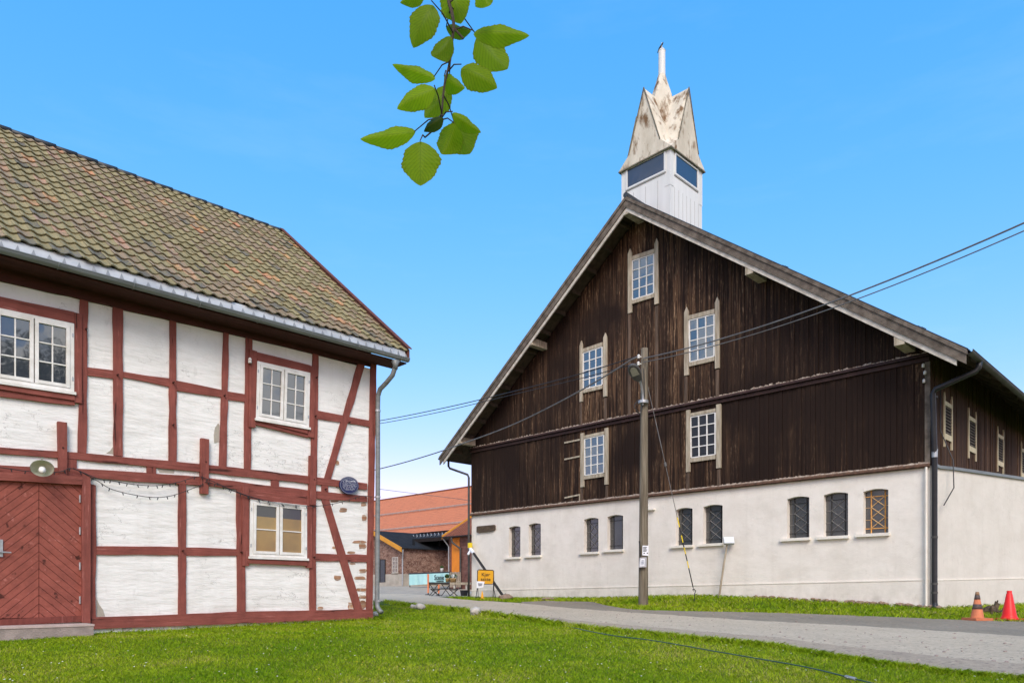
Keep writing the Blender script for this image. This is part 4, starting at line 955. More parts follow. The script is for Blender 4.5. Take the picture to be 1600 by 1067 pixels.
mb = MB(); mb.tube([BF.p(-BW / 2, PK + .05, OV + .05), BF.p(-BW / 2, PK + .05, -BL - OV)], .09, 8); mb.build('ridge_cap', 'roof_metal', roof_b)
mb = MB()       # small iron snow hooks on the right slope
for px_, vv in ((1225, 411), (1437, 502)):
    a, z = BF.inv(px_, vv + 3, -.6); z = rz(a) + .05
    for k in range(2):
        b = BF.p(a + .12 * k, z - .09 * k - .05, -.6 + .1 * k); mb.tube([b, b + UP * .18 + FX * .05, b + UP * .25 - FX * .04, b + UP * .16 - FX * .1], .015, 5)
        mb.tube([b + UP * .1, b + UP * .02 + FX * .2], .012, 5)
mb.build('snow_hook', 'iron', roof_b)
# eaves gutters and downpipes
EZ_ = PK - RS * SE - .04
for sg in (1, -1):
    base_s = -BW / 2 + sg * (SE + .07)
    m_ = half_gutter(lambda q, dz, do: BF.p(base_s + do, EZ_ + dz, q), OV - .0, -BL - OV, .085)
    gt = m_.build('gutter', 'dark_gutter', barn)
mb = MB(); top = BS.px(1512, 566, .98 + .07)
c0 = BS.px(1457.5, 612, .13)
mb.tube([BS.p(.05, EZ_ - .05, 1.05), BS.p(.05, EZ_ - .18, 1.04), BS.p(.04, EZ_ - .27, .98), c0 + FX * .05 + UP * .05, c0 + UP * -.06, BS.p(-.06, 3.3, .12), BS.p(-.06, -.36, .12), BS.p(-.08, -.44, .14), BS.p(-.22, -.50, .16)], .065, 12)
dpb = mb.build('downpipe', 'black_pvc', barn, smooth=True)
mb = MB()
for z in (4.7, 3.45, 1.25, .1, -.12): mb.tube([BS.p(-.06, z - .025, .12), BS.p(-.06, z + .025, .12)], .074, 12)
mb.build('pipe_clamp', 'dark_gutter', dpb)
mb = MB(); mb.tube([BS.p(-.06, 3.22, .12), BS.p(-.06, 3.36, .12), BS.p(-.05, 3.42, .13)], [.068, .07, .066], 12); mb.build('pipe_sleeve', 'galvanised', dpb)
mb = MB(); a = -BW - .55
mb.tube([BF.p(-BW - .98, EZ_ - .05, .45), BF.p(-BW - .98, EZ_ - .3, .45), BF.p(-BW - .9, EZ_ - .4, .44), BF.p(-BW - .12, EZ_ - .72, .12), BF.p(-BW - .07, EZ_ - .85, .1), BF.p(-BW - .07, 1.2, .1), BF.p(-BW - .07, -.42, .1)], .046, 10)
mb.build('downpipe', 'dark_gutter', barn, smooth=True)
mb = MB(); mb.tube([BS.p(-.035 - .05, 3.0, -.06), BS.p(-.085, -.45, -.06)], .03, 8); mb.build('corner_conduit', 'render_trim', barn)
# insulators near the right corner and little bracket on the wall
mb = MB()
for u, v in ((1442.5, 571), (1445, 582), (1443.5, 595)):
    q = BF.px(u, v, .16); mb.lathe(q, [(.02, -.05), (.035, -.04), (.03, 0), (.035, .02), (.012, .05)], 10); mb.tube([q, BF.px(u, v + 2, .05)], .01, 5)
mb.build('insulator', 'porcelain', barn)
mb = MB(); q = BF.px(1018, 797, .0); mb.box(q - FX * .25, FX * .4, D1 * -.12, UP * .05); mb.build('wall_bracket', 'render_trim', barn)
# side wall (right) with louvres
mb = MB(); boards(mb, .0, BL, lambda s: ZT, lambda s: rz(0) - .12, BS, .02, seed=9, side=True); mb.build('side_cladding', 'side_boards', barn)
LP = PL(RC - fx * BW, d1, -fx)
mb = MB(); boards(mb, .0, BL, lambda s: ZT, lambda s: rz(0) - .12, LP, .02, seed=19, side=True); mb.build('side_cladding', 'side_boards', barn)
Zt = BS.inv(1475.5, 612, .05)[1]; Zb = BS.inv(1475.5, 698, .05)[1]; Zh1, Zh0 = BS.inv(1481, 629, .05)[1], BS.inv(1481, 635.5, .05)[1]; Zs1, Zs0 = BS.inv(1481, 679, .05)[1], BS.inv(1481, 688, .05)[1]
for (ua, ub) in ((1474.8, 1487.5), (1513, 1525), (1558.3, 1568), (1595.5, 1604)):
    a0, a1 = BS.inv(ua, 650, .05)[0], BS.inv(ub, 650, .05)[0]; w = .062
    m_ = MB()
    for a in (a0, a1 - w):
        m_.prism([BS.p(a, Zb, .07), BS.p(a + w, Zb, .07), BS.p(a + w, Zt - .12, .07), BS.p(a + w / 2, Zt, .07), BS.p(a, Zt - .12, .07)], FX * -.04)
    m_.box(BS.p(a0 + w, Zh0, .03), D1 * (a1 - a0 - 2 * w), FX * .035, UP * (Zh1 - Zh0)); m_.box(BS.p(a0 + w, Zs0, .03), D1 * (a1 - a0 - 2 * w), FX * .035, UP * (Zs1 - Zs0))
    lv = m_.build('louvre_window', 'louvre_cream', barn)
    m_ = MB(); n = 9
    for k in range(n):
        z = Zs1 + (Zh0 - Zs1) * (k + .25) / n
        m_.prism([BS.p(a0 + w, z, .064), BS.p(a1 - w, z, .064), BS.p(a1 - w, z + .03, .045), BS.p(a0 + w, z + .03, .045)], UP * .012)
    m_.build('slats', 'weathered_dark', lv)
    m_ = MB(); m_.box(BS.p(a0 + w, Zs1, .036), D1 * (a1 - a0 - 2 * w), FX * .006, UP * (Zh0 - Zs1)); m_.build('louvre_opening', 'board_backing', lv)
mb = MB(); path = [BS.px(1497, 560, .3), BS.px(1497, 690, .1), BS.px(1490, 720, .2)]
mb.tube([BS.p(.66, 5.2, .06), BS.p(.66, 4.0, .06), BS.p(.63, 3.2, .35), BS.p(.5, 2.5, .40), BS.p(.22, 2.05, .25)], .014, 6); mb.build('hanging_cable', 'cable_black', barn)
# turret
KT = .7833; TC, HWD = (-BW / 2 + .02, .9 - 2.57 * KT), 1.25          # turret sizes below are in units of KT metres
def tp(a, b, z): return BF.p(TC[0] + a * KT, z * KT, TC[1] + b * KT)      # a along the front, b towards the viewer
mb = MB(); H_ = HWD - .006
mb.prism([tp(-H_, -H_, 13.5), tp(H_, -H_, 13.5), tp(H_, H_, 13.5), tp(-H_, H_, 13.5)], UP * ((18.25 - 13.5) * KT))
tur = mb.build('turret', 'turret_white', barn)
mb = MB()
for a in (-1, 1):
    for b in (-1, 1): mb.box(tp(a * (HWD - .13) - .135, b * (HWD - .13) + .135, 16.75), FX * .27 * KT, D1 * .27 * KT, UP * 1.5 * KT)
mb.build('corner_post', 'turret_white', tur)
TFp = PL(BF.O + fx * TC[0] + BF.n * (TC[1] + HWD * KT), fx, -d1); TSp = PL(BF.O + fx * (TC[0] + HWD * KT) + BF.n * TC[1], d1, fx)
for pl, c4, gl in ((TFp, ((981, 266.5), (1038, 238.5), (1038, 266.5), (981, 294)), 1), (TSp, ((1055.5, 242), (1089, 267.5), (1089, 295.5), (1055.5, 271)), 1)):
    q = QF(pl, *c4, .0); m_ = MB()
    for r4 in ((-.04, 1.04, 1.0, 1.09), (-.04, 1.04, -.10, 0), (-.045, 0, 0, 1), (1, 1.045, 0, 1)): q.bar(m_, *r4, -.03, .03)
    wf = m_.build('turret_window', 'turret_white', tur)
    m_ = MB(); q.bar(m_, 0, 1, 0, 1, -.03, .008); m_.build('pane', 'pane_turret', wf)
    m_ = MB(); q.bar(m_, -.06, 1.05, -.16, -.105, -.02, .022); m_.build('sill', 'seam_grey', wf)
mb = MB()
for k in range(7):
    x = -HWD + .32 + k * .31; z0, z1 = 13.6, 16.74
    if k in (1, 3, 5): mb.box(tp(x, HWD - .015, z0), FX * .010, D1 * -.012, UP * (z1 + .4 - z0) * KT)
    mb.box(tp(HWD - .015, HWD - .32 - k * .31, z0), D1 * .010, FX * .012, UP * (z1 - z0) * KT)
mb.build('board_seam', 'seam_grey', tur)
ZE, ZF, ZA = 18.3, 18.80, 21.3; E_, G_ = 1.335, 1.333
def cap(m_):
    rot = [lambda a, b: (a, b), lambda a, b: (b, -a), lambda a, b: (-a, -b), lambda a, b: (-b, a)]
    C_ = (0, 0, ZA + .0)
    for r in rot:
        P_ = lambda a, b, z: tp(*r(a, b), z)
        A, F1, F2 = P_(0, G_, ZA), P_(.80, G_, ZF), P_(-.80, G_, ZF); V0, V1 = P_(.98, .98, ZF + .05), P_(-.98, .98, ZF + .05)
        E1, E2 = P_(E_, E_, ZE), P_(-E_, E_, ZE); CT = tp(0, 0, ZA + .05); B1, B2 = P_(E_, E_, ZE - .05), P_(-E_, E_, ZE - .05)
        m_.poly([F2, F1, A]); m_.poly([E2, E1, F1, F2]); m_.poly([A, F1, V0, CT]); m_.poly([A, CT, V1, F2])
        m_.poly([E1, V0, F1]); m_.poly([E2, F2, V1]); m_.poly([B2, B1, E1, E2])
        m_.poly([P_(0, 0, ZE - .05), B1, B2])
    return m_
cap_o = cap(MB()).build('turret_roof', 'turret_cap', tur)
mb = MB()
for r in ((1, 0), (0, 1), (-1, 0), (0, -1)):
    P_ = (lambda a, b, z, r=r: tp(a * r[0] + b * r[1], -a * r[1] + b * r[0], z))
    for sg in (-1, 1): mb.tube([P_(sg * .80, G_ + .01, ZF), P_(0, G_ + .03, ZA + .03)], .018, 6)
    mb.prism([P_(-E_ - .02, E_ + .02, ZE - .02), P_(E_ + .02, E_ + .02, ZE - .02), P_(E_ + .02, E_ + .02, ZE - .075), P_(-E_ - .02, E_ + .02, ZE - .075)], (P_(0, 0, 0) - P_(0, 1, 0)) * .03)
mb.build('roof_trim', 'cap_edge', cap_o)
mb = MB(); n = 4
mb.lathe(tp(0, 0, 0), [(r * KT, z * KT) for r, z in ((.86, 19.6), (.60, 21.1), (.44, 21.65), (.27, 22.15), (.165, 22.52))], 8); mb.build('spire', 'turret_cap', cap_o)
mb = MB(); mb.lathe(tp(0, 0, 0), [(r * KT, z * KT) for r, z in ((.14, 22.4), (.155, 22.45), (.15, 23.55), (.165, 23.58), (.1, 23.66), (.02, 23.7))], 14); mb.tube([tp(0, 0, 23.6), tp(0, 0, 23.95)], .012, 5); mb.build('finial', 'turret_white', cap_o, smooth=False)
# bird on the finial
bird = thing('bird', 'small dark bird perched on the tip of the turret', 'bird', tp(-.06, 0, 23.68), ANG_B)
bb = tp(-.06, 0, 23.80); BK = .5
mb = MB(); dr_ = (FX * .6 + UP * .62).normalized()
mb.tube([bb + dr_ * e * BK for e in (-.42, -.22, -.08, .05, .13, .19, .25, .31)], [r * BK for r in (.012, .028, .06, .075, .055, .05, .04, .006)], 10)
mb.build('body', 'bird_dark', bird, smooth=True)
mb = MB()
for e in (-1, 1): mb.tube([bb + D1 * .025 * e + dr_ * .04, bb + D1 * .035 * e - dr_ * .05, bb + D1 * .015 * e - dr_ * .18], [.015, .018, .004], 6)
mb.build('wing', 'bird_dark', bird)
mb = MB()
for e in (-1, 1): mb.tube([bb + D1 * .025 * e - UP * .03, tp(-.07, 0, 23.66) + D1 * .025 * e], .007, 5)
mb.build('leg', 'bird_dark', bird)
# wooden name board at the barn's left end
nb = thing('wooden_sign', 'dark weathered wooden board mounted high on the white barn wall', 'sign', BF.px(759, 832, .05), ANG_B)
q = QF(BF, (745, 821.5), (773.5, 819.5), (773.5, 829.5), (745, 832), .05); m_ = MB()
m_.prism([q.p(a, b, .07) for a, b in ((0, .06), (.05, 0), (.72, .02), (.92, .10), (1, .3), (1, .85), (.95, 1), (.05, .95), (0, .85))], D1 * .06); m_.build('board', 'sign_brown', nb)
m_ = MB()
for k in range(9): q.bar(m_, .10 + k * .085, .15 + k * .085, .35 + .06 * (k % 3), .62 + .05 * (k % 2), .06, .076)
m_.build('carving', 'root_wood', nb)
# flared white wall running on from the right corner
wv = np.array([.8526, .5225]); wn_ = np.array([.5225, -.8526])
FW = PL(RC + fx * .04, wv, wn_); Wv, Wn = Vector((*wv, 0)), Vector((*wn_, 0))
z0 = FW.inv(1462, 728)[1]; z1 = FW.inv(1600, 748)[1]; s1_ = FW.inv(1600, 748)[0]; sl2 = (z1 - z0) / s1_
fwall = thing('garden_wall', 'plain white rendered wall with metal capping beside the barn corner', 'wall', FW.p(3, -.6), math.atan2(wv[1], wv[0]))
LW = 12.0; ze = z0 + sl2 * LW
mb = MB(); mb.prism([FW.p(.02, -1.3), FW.p(LW, -1.3), FW.p(LW, ze), FW.p(.9, z0 + sl2 * .9 - .01), FW.p(.3, z0 - .02), FW.p(.02, z0 + .03)], Wn * -.24); mb.build('wall', 'wall_render', fwall)
mb = MB(); mb.prism([FW.p(.02, z0 + .075, .05), FW.p(.3, z0 + .02, .05), FW.p(.9, z0 + sl2 * .9 + .035, .05), FW.p(LW, ze + .045, .05), FW.p(LW, ze - .03, .05), FW.p(.9, z0 + sl2 * .9 - .04, .05), FW.p(.3, z0 - .055, .05), FW.p(.02, z0 + .0, .05)], Wn * -.34); mb.build('capping', 'zinc', fwall)
mb = MB(); zp0, zp1 = FW.inv(1462, 906)[1], FW.inv(1600, 903)[1]; sp_ = (zp1 - zp0) / s1_
mb.prism([FW.p(.02, zp0 + .012, .02), FW.p(LW, zp0 + sp_ * LW + .012, .02), FW.p(LW, zp0 + sp_ * LW - .012, .02), FW.p(.02, zp0 - .012, .02)], Wn * -.03); mb.build('ledge', 'render_trim', fwall)
mb = MB(); mb.prism([FW.p(.02, zp0 - .01, .01), FW.p(LW, zp0 + sp_ * LW - .01, .01), FW.p(LW, -1.3, .01), FW.p(.02, -1.3, .01)], Wn * -.02); mb.build('plinth', 'wall_render', fwall)

# ---------------------------------------------------------------- utility pole, lamp, wires
PY = 21.2; pb = gd(1005, PY); ptop = at(1007, 544.5, PY)
pole = thing('utility_pole', 'weathered wooden utility pole standing on the grass before the barn', 'utility pole', pb)
mb = MB(); k_ = 9; path = [pb - UP * .3] + [pb.lerp(ptop, k / k_) for k in range(k_ + 1)]
mb.tube(path, [.145] + [.142 - .042 * k / k_ for k in range(k_ + 1)], 14); mb.build('post', 'pole_wood', pole, smooth=True)
mb = MB()
for u, v in ((998, 557), (997.5, 568)):
    q = at(u, v, PY - .05); mb.lathe(q, [(.02, -.06), (.045, -.045), (.03, -.01), (.045, .01), (.03, .05), (.01, .06)], 10); mb.tube([q, at(1004, v + 1, PY)], .018, 6)
mb.build('insulator', 'porcelain', pole)
mb = MB(); mb.tube(smooth_path([at(1002, 585, PY - .12), at(1004, 620, PY - .14), at(1001, 645, PY - .15), at(996, 642, PY - .2), at(991, 634, PY - .2), at(998, 624, PY - .15)]), .012, 6)
mb.tube([at(1006, 575, PY - .12), at(1007, 620, PY - .13)], .012, 6); mb.tube([at(999, 845, PY - .14), at(1001, 870, PY - .15)], .02, 6); mb.build('cable_loop', 'cable_black', pole)
lamp2 = thing('street_lamp', 'grey oval street lamp head on a bent arm fixed to the pole', 'street lamp', at(1004, 630, PY - .1))
mb = MB(); mb.tube(smooth_path([at(1004.6, 633, PY - .16), at(1004.2, 615, PY - .2), at(1001.5, 600, PY - .35), at(998, 594, PY - .5)]), .032, 8); mb.build('arm', 'galvanised', lamp2, smooth=True)
mb = MB(); q = at(1005, 628, PY - .12); mb.tube([q - UP * .04, q + UP * .04], .15, 12); mb.build('clamp', 'galvanised', lamp2)
hA, hB = at(999, 595, PY - .45), at(986, 569, PY - .95); hc = (hA + hB) / 2; hx = (hB - hA) / 2; hn = (Vector((0, 0, 0)) - hc).normalized(); hn = (hn + V(-.15, 0, -.35)).normalized(); hw = hx.cross(hn).normalized() * .165; hn = hw.cross(hx).normalized()
if hn.dot(hc) > 0: hn = -hn
el = lambda r, o: [hc + hx * (math.cos(a) * r) + hw * (math.sin(a) * r * (1 - .18 * math.cos(a) * -1)) + hn * o for a in np.linspace(0, 2 * math.pi, 24, endpoint=False)]
mb = MB(); rings = [el(.98, .0), el(1.02, .03), el(1.0, .05)]; rb_ = [el(.9, -.06), el(.5, -.1)]
allr = [rb_[1], rb_[0], el(1.0, -.01), rings[1], el(.93, .055)]
pts = [p for r in allr for p in r]; fs = [(k * 24 + j, k * 24 + (j + 1) % 24, (k + 1) * 24 + (j + 1) % 24, (k + 1) * 24 + j) for k in range(4) for j in range(24)] + [tuple(range(24))[::-1], tuple(96 + j for j in range(24))]
mb.faces(pts, fs); mb.build('lamp_head', 'lamp_grey', lamp2)
mb = MB(); mb.prism([hc + hx * (.28 + .46 * a) + hw * (.62 * b * (1.0 - .25 * max(a, 0))) + hn * .062 for a, b in ((-1, -1), (.5, -1), (1, -.5), (1, .5), (.5, 1), (-1, 1))], hn * -.012); mb.build('lens', 'lamp_lens', lamp2)
# notices on the pole
nA = thing('paper_notice', 'white paper notice stapled to the wooden pole', 'notice', at(1009, 866, PY - .2))
mb = MB(); pc = [at(1004, 852, PY - .16), at(1013.5, 852, PY - .165), at(1013, 868, PY - .165), at(1003.5, 867, PY - .16)]; mb.prism(pc, V(0, .012, 0)); mb.build('sheet', 'paper', nA)
mb = MB()
for k in range(4): y_ = PY - .168; mb.poly([at(1005, 854 + k * 2.0, y_), at(1011 - (k % 2), 854.2 + k * 2, y_), at(1011 - (k % 2), 855.2 + k * 2, y_), at(1005, 855 + k * 2, y_)])
for u in (1005.5, 1010.5): mb.poly([at(u, 863, PY - .168), at(u + 2, 863, PY - .168), at(u + 2, 864.6, PY - .168), at(u, 864.6, PY - .168)])
mb.build('print', 'lettering_black', nA)
nB = thing('notice_box', 'grey framed notice hanging lowest on the wooden pole', 'notice', at(1004, 887, PY - .25))
mb = MB(); mb.prism([at(1000, 871, PY - .2), at(1010.5, 870, PY - .26), at(1010, 885.5, PY - .26), at(998.5, 886, PY - .2)], V(0, .08, 0)); mb.build('frame', 'galvanised', nB)
mb = MB(); mb.prism([at(1000.8, 873, PY - .215), at(1007.5, 872.4, PY - .255), at(1007, 884, PY - .255), at(1000, 884.4, PY - .215)], V(0, .012, 0)); mb.build('sheet', 'paper', nB)
mb = MB()
for k in range(3): mb.poly([at(1002, 875 + k * 2.4, PY - .262), at(1006, 874.6 + k * 2.4, PY - .262), at(1006, 875.6 + k * 2.4, PY - .262), at(1002, 876 + k * 2.4, PY - .262)])
mb.build('print', 'lettering_grey', nB)
# wires
P2 = Vector((13.2, 6.4, 0)); 
pole2 = thing('utility_pole', 'second wooden utility pole at the right end of the wires', 'utility pole', V(13.2, 6.4, gz(13.2, 6.4)))
mb = MB(); mb.tube([V(13.2, 6.4, gz(13.2, 6.4) - .3), V(13.2, 6.4, 8.2)], [.14, .10], 12); mb.build('post', 'pole_wood', pole2)
def wire(name, a, b, sag, r, mat, label, mid=None):
    a, b = Vector(a), Vector(b); pts = []
    for k in range(41):
        t = k / 40; q = a.lerp(b, t); q.z -= sag * 4 * t * (1 - t); pts.append(q)
    m_ = MB(); m_.tube(pts, r, 6); o_ = m_.build(name, mat, base=a); return tag(o_, label, 'cable')
wire('power_line', at(1005, 560, PY - .12), V(13.2, 6.4, 7.71), .80, .017, 'cable_grey', 'upper thick power line running from the pole top to the right')
wire('power_line', at(1005, 566, PY - .12), V(13.2, 6.4, 7.60), .83, .012, 'cable_grey', 'lower thin power line running from the pole top to the right')
def wire_px(name, pts, r, mat, label):
    path = smooth_path([at(*p) for p in pts], 8); m_ = MB(); m_.tube(path, r, 6); return tag(m_.build(name, mat, base=path[0]), label, 'cable')
wire_px('power_line', [(998, 556, PY - .05), (900, 586, 23.2), (780, 617, 26), (690, 638, 28.4), (591, 657.5, 31.6), (470, 676, 36)], .016, 'cable_black', 'upper of the paired power lines running left from the pole')
wire_px('power_line', [(997.5, 567, PY - .05), (900, 593, 23.2), (780, 621.5, 26), (690, 643, 28.4), (591, 662, 31.6), (470, 680, 36)], .013, 'cable_black', 'lower of the paired power lines running left from the pole')
wire_px('power_line', [(998, 557, PY - .05), (985, 563, PY + .1), (950, 585, 22.0), (880, 625, 23.8), (800, 664, 26), (720, 694, 28.2), (660, 714, 30.4), (590, 733, 33), (470, 760, 37)], .022, 'cable_grey', 'single cable dropping left from the pole past the barn eave')
wire_px('power_line', [(590, 763.5, 48), (650, 771, 49.4), (700, 777, 50.6), (745, 783, 52), (830, 792, 54)], .016, 'cable_grey', 'thin cable sagging across the orange tiled roof far behind')
# guy wire
ga = gp(1084.5, 939); gy = PY + .9
guy = thing('guy_wire', 'slanting guy wire with yellow and black sleeve anchored in the grass', 'guy wire', ga)
gt_, gb_ = at(1009, 590, PY), Vector((ga.x, ga.y, 0)); gb_.z = (HV - 924) / F * ga.y
PG = lambda v: gt_.lerp(gb_, (v - 590) / (924 - 590))
mb = MB(); mb.tube([gt_, gb_], .010, 6); mb.tube([PG(722), PG(728)], .035, 8); mb.tube([PG(655), PG(700)], .014, 6); mb.build('wire', 'cable_grey', guy)
my, mk = MB(), MB(); vs = np.linspace(812, 916, 10); vs = [808, 823, 836, 847, 855, 865, 876, 887, 899, 905, 917]
for k in range(10): (my if k % 2 == 0 and k < 8 else mk).tube([PG(vs[k]), PG(vs[k + 1])], .016, 8)
my.build('sleeve', 'safety_yellow', guy); mk.build('sleeve_band', 'cable_black', guy)
mb = MB(); mb.tube([gb_ + V(-.05, 0, .05), gb_ + V(0, 0, .08), gb_ + V(.05, 0, .02), gb_ + V(.02, 0, -.04), ga - UP * .2], .014, 6); mb.build('anchor', 'iron', guy)
# sign box on a leaning stick
sb = BF.px(1123, 931.5, .30); sy_ = sb.y
stk = thing('stake_sign', 'small white sign box on a leaning wooden stick against the barn wall', 'sign', sb)
mb = MB(); stop = at(1136, 850, sy_ - .05); mb.tube([sb - UP * .1, sb.lerp(stop, .5), stop], [.032, .03, .028], 8); mb.build('stick', 'bleached_wood', stk)
bx = at(1138.5, 844.5, sy_ - .12); e1, e2, e3 = V(.98, -.15, 0).normalized() * .15, V(.05, -.75, .55).normalized() * .04, V(.05, .5, .85).normalized() * .115
mb = MB(); mb.cbox(bx, e1, e2, e3); mb.build('box', 'galvanised', stk)
mb = MB(); e2n = e2.normalized(); fc = bx + e2 * 1.02 if (bx + e2).y < bx.y else bx - e2
mb.prism([fc - e1 * .85 - e3 * .8, fc + e1 * .85 - e3 * .8, fc + e1 * .85 + e3 * .8, fc - e1 * .85 + e3 * .8], e2n * .008); mb.build('label_sheet', 'paper', stk)

# ---------------------------------------------------------------- small things on the right
def cone(u, v, h, label, old):
    b = gp(u, v); c = thing('traffic_cone', label, 'traffic cone', b, .3, 'traffic cones beside the road')
    if old:
        m_ = MB(); m_.cbox(b + UP * .025, V(.20, .03, 0), V(-.03, .20, 0), V(0, 0, .025)); m_.build('base', 'cone_orange', c)
        m_ = MB(); m_.lathe(b, [(.135, .04), (.125, .06), (.03, h - .01), (.02, h)], 20); m_.build('body', 'cone_orange', c, smooth=True)
        rad = lambda z: .125 + (.03 - .125) * (z - .06) / (h - .07)
        for z0_, z1_ in ((.235, .34), (.44, .535)):
            m_ = MB(); m_.lathe(b, [(rad(z0_) + .003, z0_), (rad(z1_) + .003, z1_)], 20); m_.build('band', 'cone_band', c, smooth=True)
        m_ = MB(); m_.lathe(b, [(rad(h - .07) + .003, h - .07), (rad(h) + .004, h + .002)], 20); m_.build('tip', 'cone_tip', c, smooth=True)
    else:
        m_ = MB(); m_.lathe(b, [(.17, .012), (.17, .03), (.15, .05), (.135, .09), (.055, h - .06), (.045, h - .05), (.05, h - .02), (.045, h)], 24); m_.build('body', 'cone_red', c, smooth=True)
        m_ = MB(); m_.cbox(b + UP * .014, V(.18, .03, 0), V(-.03, .18, 0), V(0, 0, .014)); m_.build('base', 'cone_red', c)
cone(1527, 968.5, .60, 'faded orange traffic cone with dark bands left of the root stump', True)
cone(1577, 967.5, .61, 'plain bright red traffic cone right of the root stump', False)
rb0 = gp(1548, 958); st_ = MB(); rs = random.Random(12)
for k in range(13):
    a = rs.random() * 6.28; l = .12 + .2 * rs.random(); tilt = .2 + rs.random() * 1.1
    q0 = rb0 + V(.08 * math.cos(a), .05 * math.sin(a), -.05); q2 = q0 + V(math.cos(a) * l * math.sin(tilt) * .8, math.sin(a) * l * math.sin(tilt) * .5, l * math.cos(tilt) + .06)
    st_.tube([q0, q0.lerp(q2, .5) + V((rs.random() - .5) * .08, 0, .03), q2], [.05, .038, .012], 7)
st_.tube([rb0 + V(.1, -.05, .03), rb0 + V(.24, -.05, .07), rb0 + V(.31, -.02, .19)], [.03, .028, .012], 7)
st_.tube([rb0 + V(.1, -.1, .03), rb0 + V(.3, -.12, .04), rb0 + V(.45, -.1, .02)], [.02, .018, .006], 6)
st_.rock(rb0 + V(0, 0, .06), (.15, .1, .14), 4, 2)
tag(st_.build('root_stump', 'root_wood', base=rb0), 'gnarled dark root stump lying between the two traffic cones', 'stump')
def rock(u, v, w, h, mat, label, seed, name='rock'):
    b = gp(u, v); s = b.y / F; m_ = MB(); m_.rock(b + UP * (h * s * .35), (w * s * .5, w * s * .45, h * s * .62), seed); o_ = m_.build(name, mat, base=b, smooth=True); tag(o_, label, 'rock', 'stones lying at the edges of the grass')
rock(191.5, 986, 21, 13, 'pale_stone', 'pale round stone under the sill beam right of the doorstep', 2)
rock(586, 962, 11, 7, 'pale_stone', 'small grey stone at the foot of the house corner', 3)
rock(656, 951.5, 15, 10, 'pale_stone', 'pale stone on the lawn edge nearest the house corner', 4)
rock(645, 949.5, 8, 6, 'pale_stone', 'smaller flat stone on the lawn edge beside the pale one', 5)
rock(743, 960, 18, 13, 'pale_stone', 'grey rounded stone where lawn meets road below the yellow sign', 6)
rock(791, 936.5, 24, 9, 'brown_stone', 'brown boulder at the foot of the slanting black prop', 7)
rock(738, 933.5, 13, 10, 'pale_stone', 'pale stone at the left corner of the barn', 9)
rock(858, 936.8, 26, 4, 'brown_stone', 'flat brown stone lying along the base of the barn wall', 11)
rock(1467, 951.5, 10, 6, 'brown_stone', 'dark stone under the mouth of the black downpipe', 13)
# rubble edge of the barn plinth
mb = MB(); rs = random.Random(21)
for k in range(70):
    s_ = -4.6 + 4.8 * rs.random() ** .8; q = BF.p(s_, 0, .06 + .10 * rs.random()); q.z = gz(q.x, q.y) + .02 + .05 * rs.random(); mb.rock(q, (.05 + .07 * rs.random(), .04, .025 + .03 * rs.random()), k, 1)
o_ = mb.build('rubble', 'brown_stone', base=BF.p(-2, -.45, .1)); o_['kind'] = 'stuff'
# hose
hp = [(885, 979.5), (901, 983), (928, 989), (965, 995.5), (1011, 1001), (1060, 1009), (1112, 1018.5), (1187, 1031.5), (1262, 1045), (1337, 1063.5), (1420, 1085), (1500, 1110)]
path = smooth_path([gp(u, v, .020) for u, v in hp], 10); mb = MB(); mb.tube(path, .0075, 7)
hose = thing('garden_hose', 'dark green garden hose stretched across the lawn', 'hose', path[30]); mb.build('hose', 'hose_green', hose, smooth=True)
k_ = min(range(len(path)), key=lambda i: abs(path[i].x / path[i].y * F + CX - 1327)); mb = MB(); mb.tube([path[k_ - 1], path[k_ + 1]], .017, 8); mb.build('coupling', 'galvanised', hose)

# ---------------------------------------------------------------- yard on the left of the barn
SY = 28.2; s0_ = gd(758, SY)
sg_ = thing('road_sign', 'yellow warning sign reading Kjør sakte on a thin black stand', 'sign', s0_)
cs = lambda u, v, dy=0: at(u, v, SY + dy)
mb = MB(); c4 = [cs(747.5, 890.5), cs(770.5, 891), cs(769.8, 912), cs(746.8, 911.5)]
mb.prism([cs(746.8, 892), cs(748.5, 890.2), cs(769.8, 891), cs(771.2, 892.8), cs(770.3, 910), cs(768.5, 912), cs(748, 911.5), cs(746.4, 909.8)], V(0, .02, 0)); mb.build('panel', 'sign_yellow', sg_)
mb = MB(); ex = (c4[1] - c4[0]); ez_ = V(0, 0, 1)
mb.text('Kjør', .185, cs(759, 897.2, -.012), ex, ez_, .006); mb.text('sakte', .185, cs(758.8, 904.6, -.012), ex, ez_, .006); mb.build('lettering', 'lettering_black', sg_)
mb = MB(); r_ = .016
for u in (746.2, 771.4): mb.tube([cs(u, 891), cs(u - (.6 if u < 750 else -.2), 920, .0), gd(u - (3 if u < 750 else -3.5), SY - .1)], r_, 6); mb.tube([cs(u, 893, .02), gd(u + (1 if u < 750 else -1), SY + .45)], r_ * .8, 6)
mb.tube([cs(746.2, 891), cs(748, 889.6), cs(770, 890.4), cs(771.4, 892)], r_, 6); mb.tube([cs(746, 911.8), cs(771, 912.4)], r_ * .8, 6); mb.build('stand', 'lettering_black', sg_)
pn = thing('paper_notice', 'white paper notice hung from the lower left corner of the yellow sign', 'notice', cs(751, 918, -.06))
mb = MB(); mb.prism([cs(744.5, 907.5, -.06), cs(757.2, 908.2, -.06), cs(755, 917, -.07), cs(745, 918.5, -.07)], V(0, .012, 0)); mb.build('sheet', 'paper', pn)
mb = MB(); mb.prism([cs(746.8, 910.5, -.08), cs(754, 911, -.08), cs(752.5, 914.5, -.085), cs(747.5, 914.8, -.085)], V(0, .006, 0)); mb.build('print', 'lettering_grey', pn)
mc = gd(753.5, SY - .35); c_ = thing('traffic_cone', 'little yellow cone standing under the yellow sign', 'traffic cone', mc)
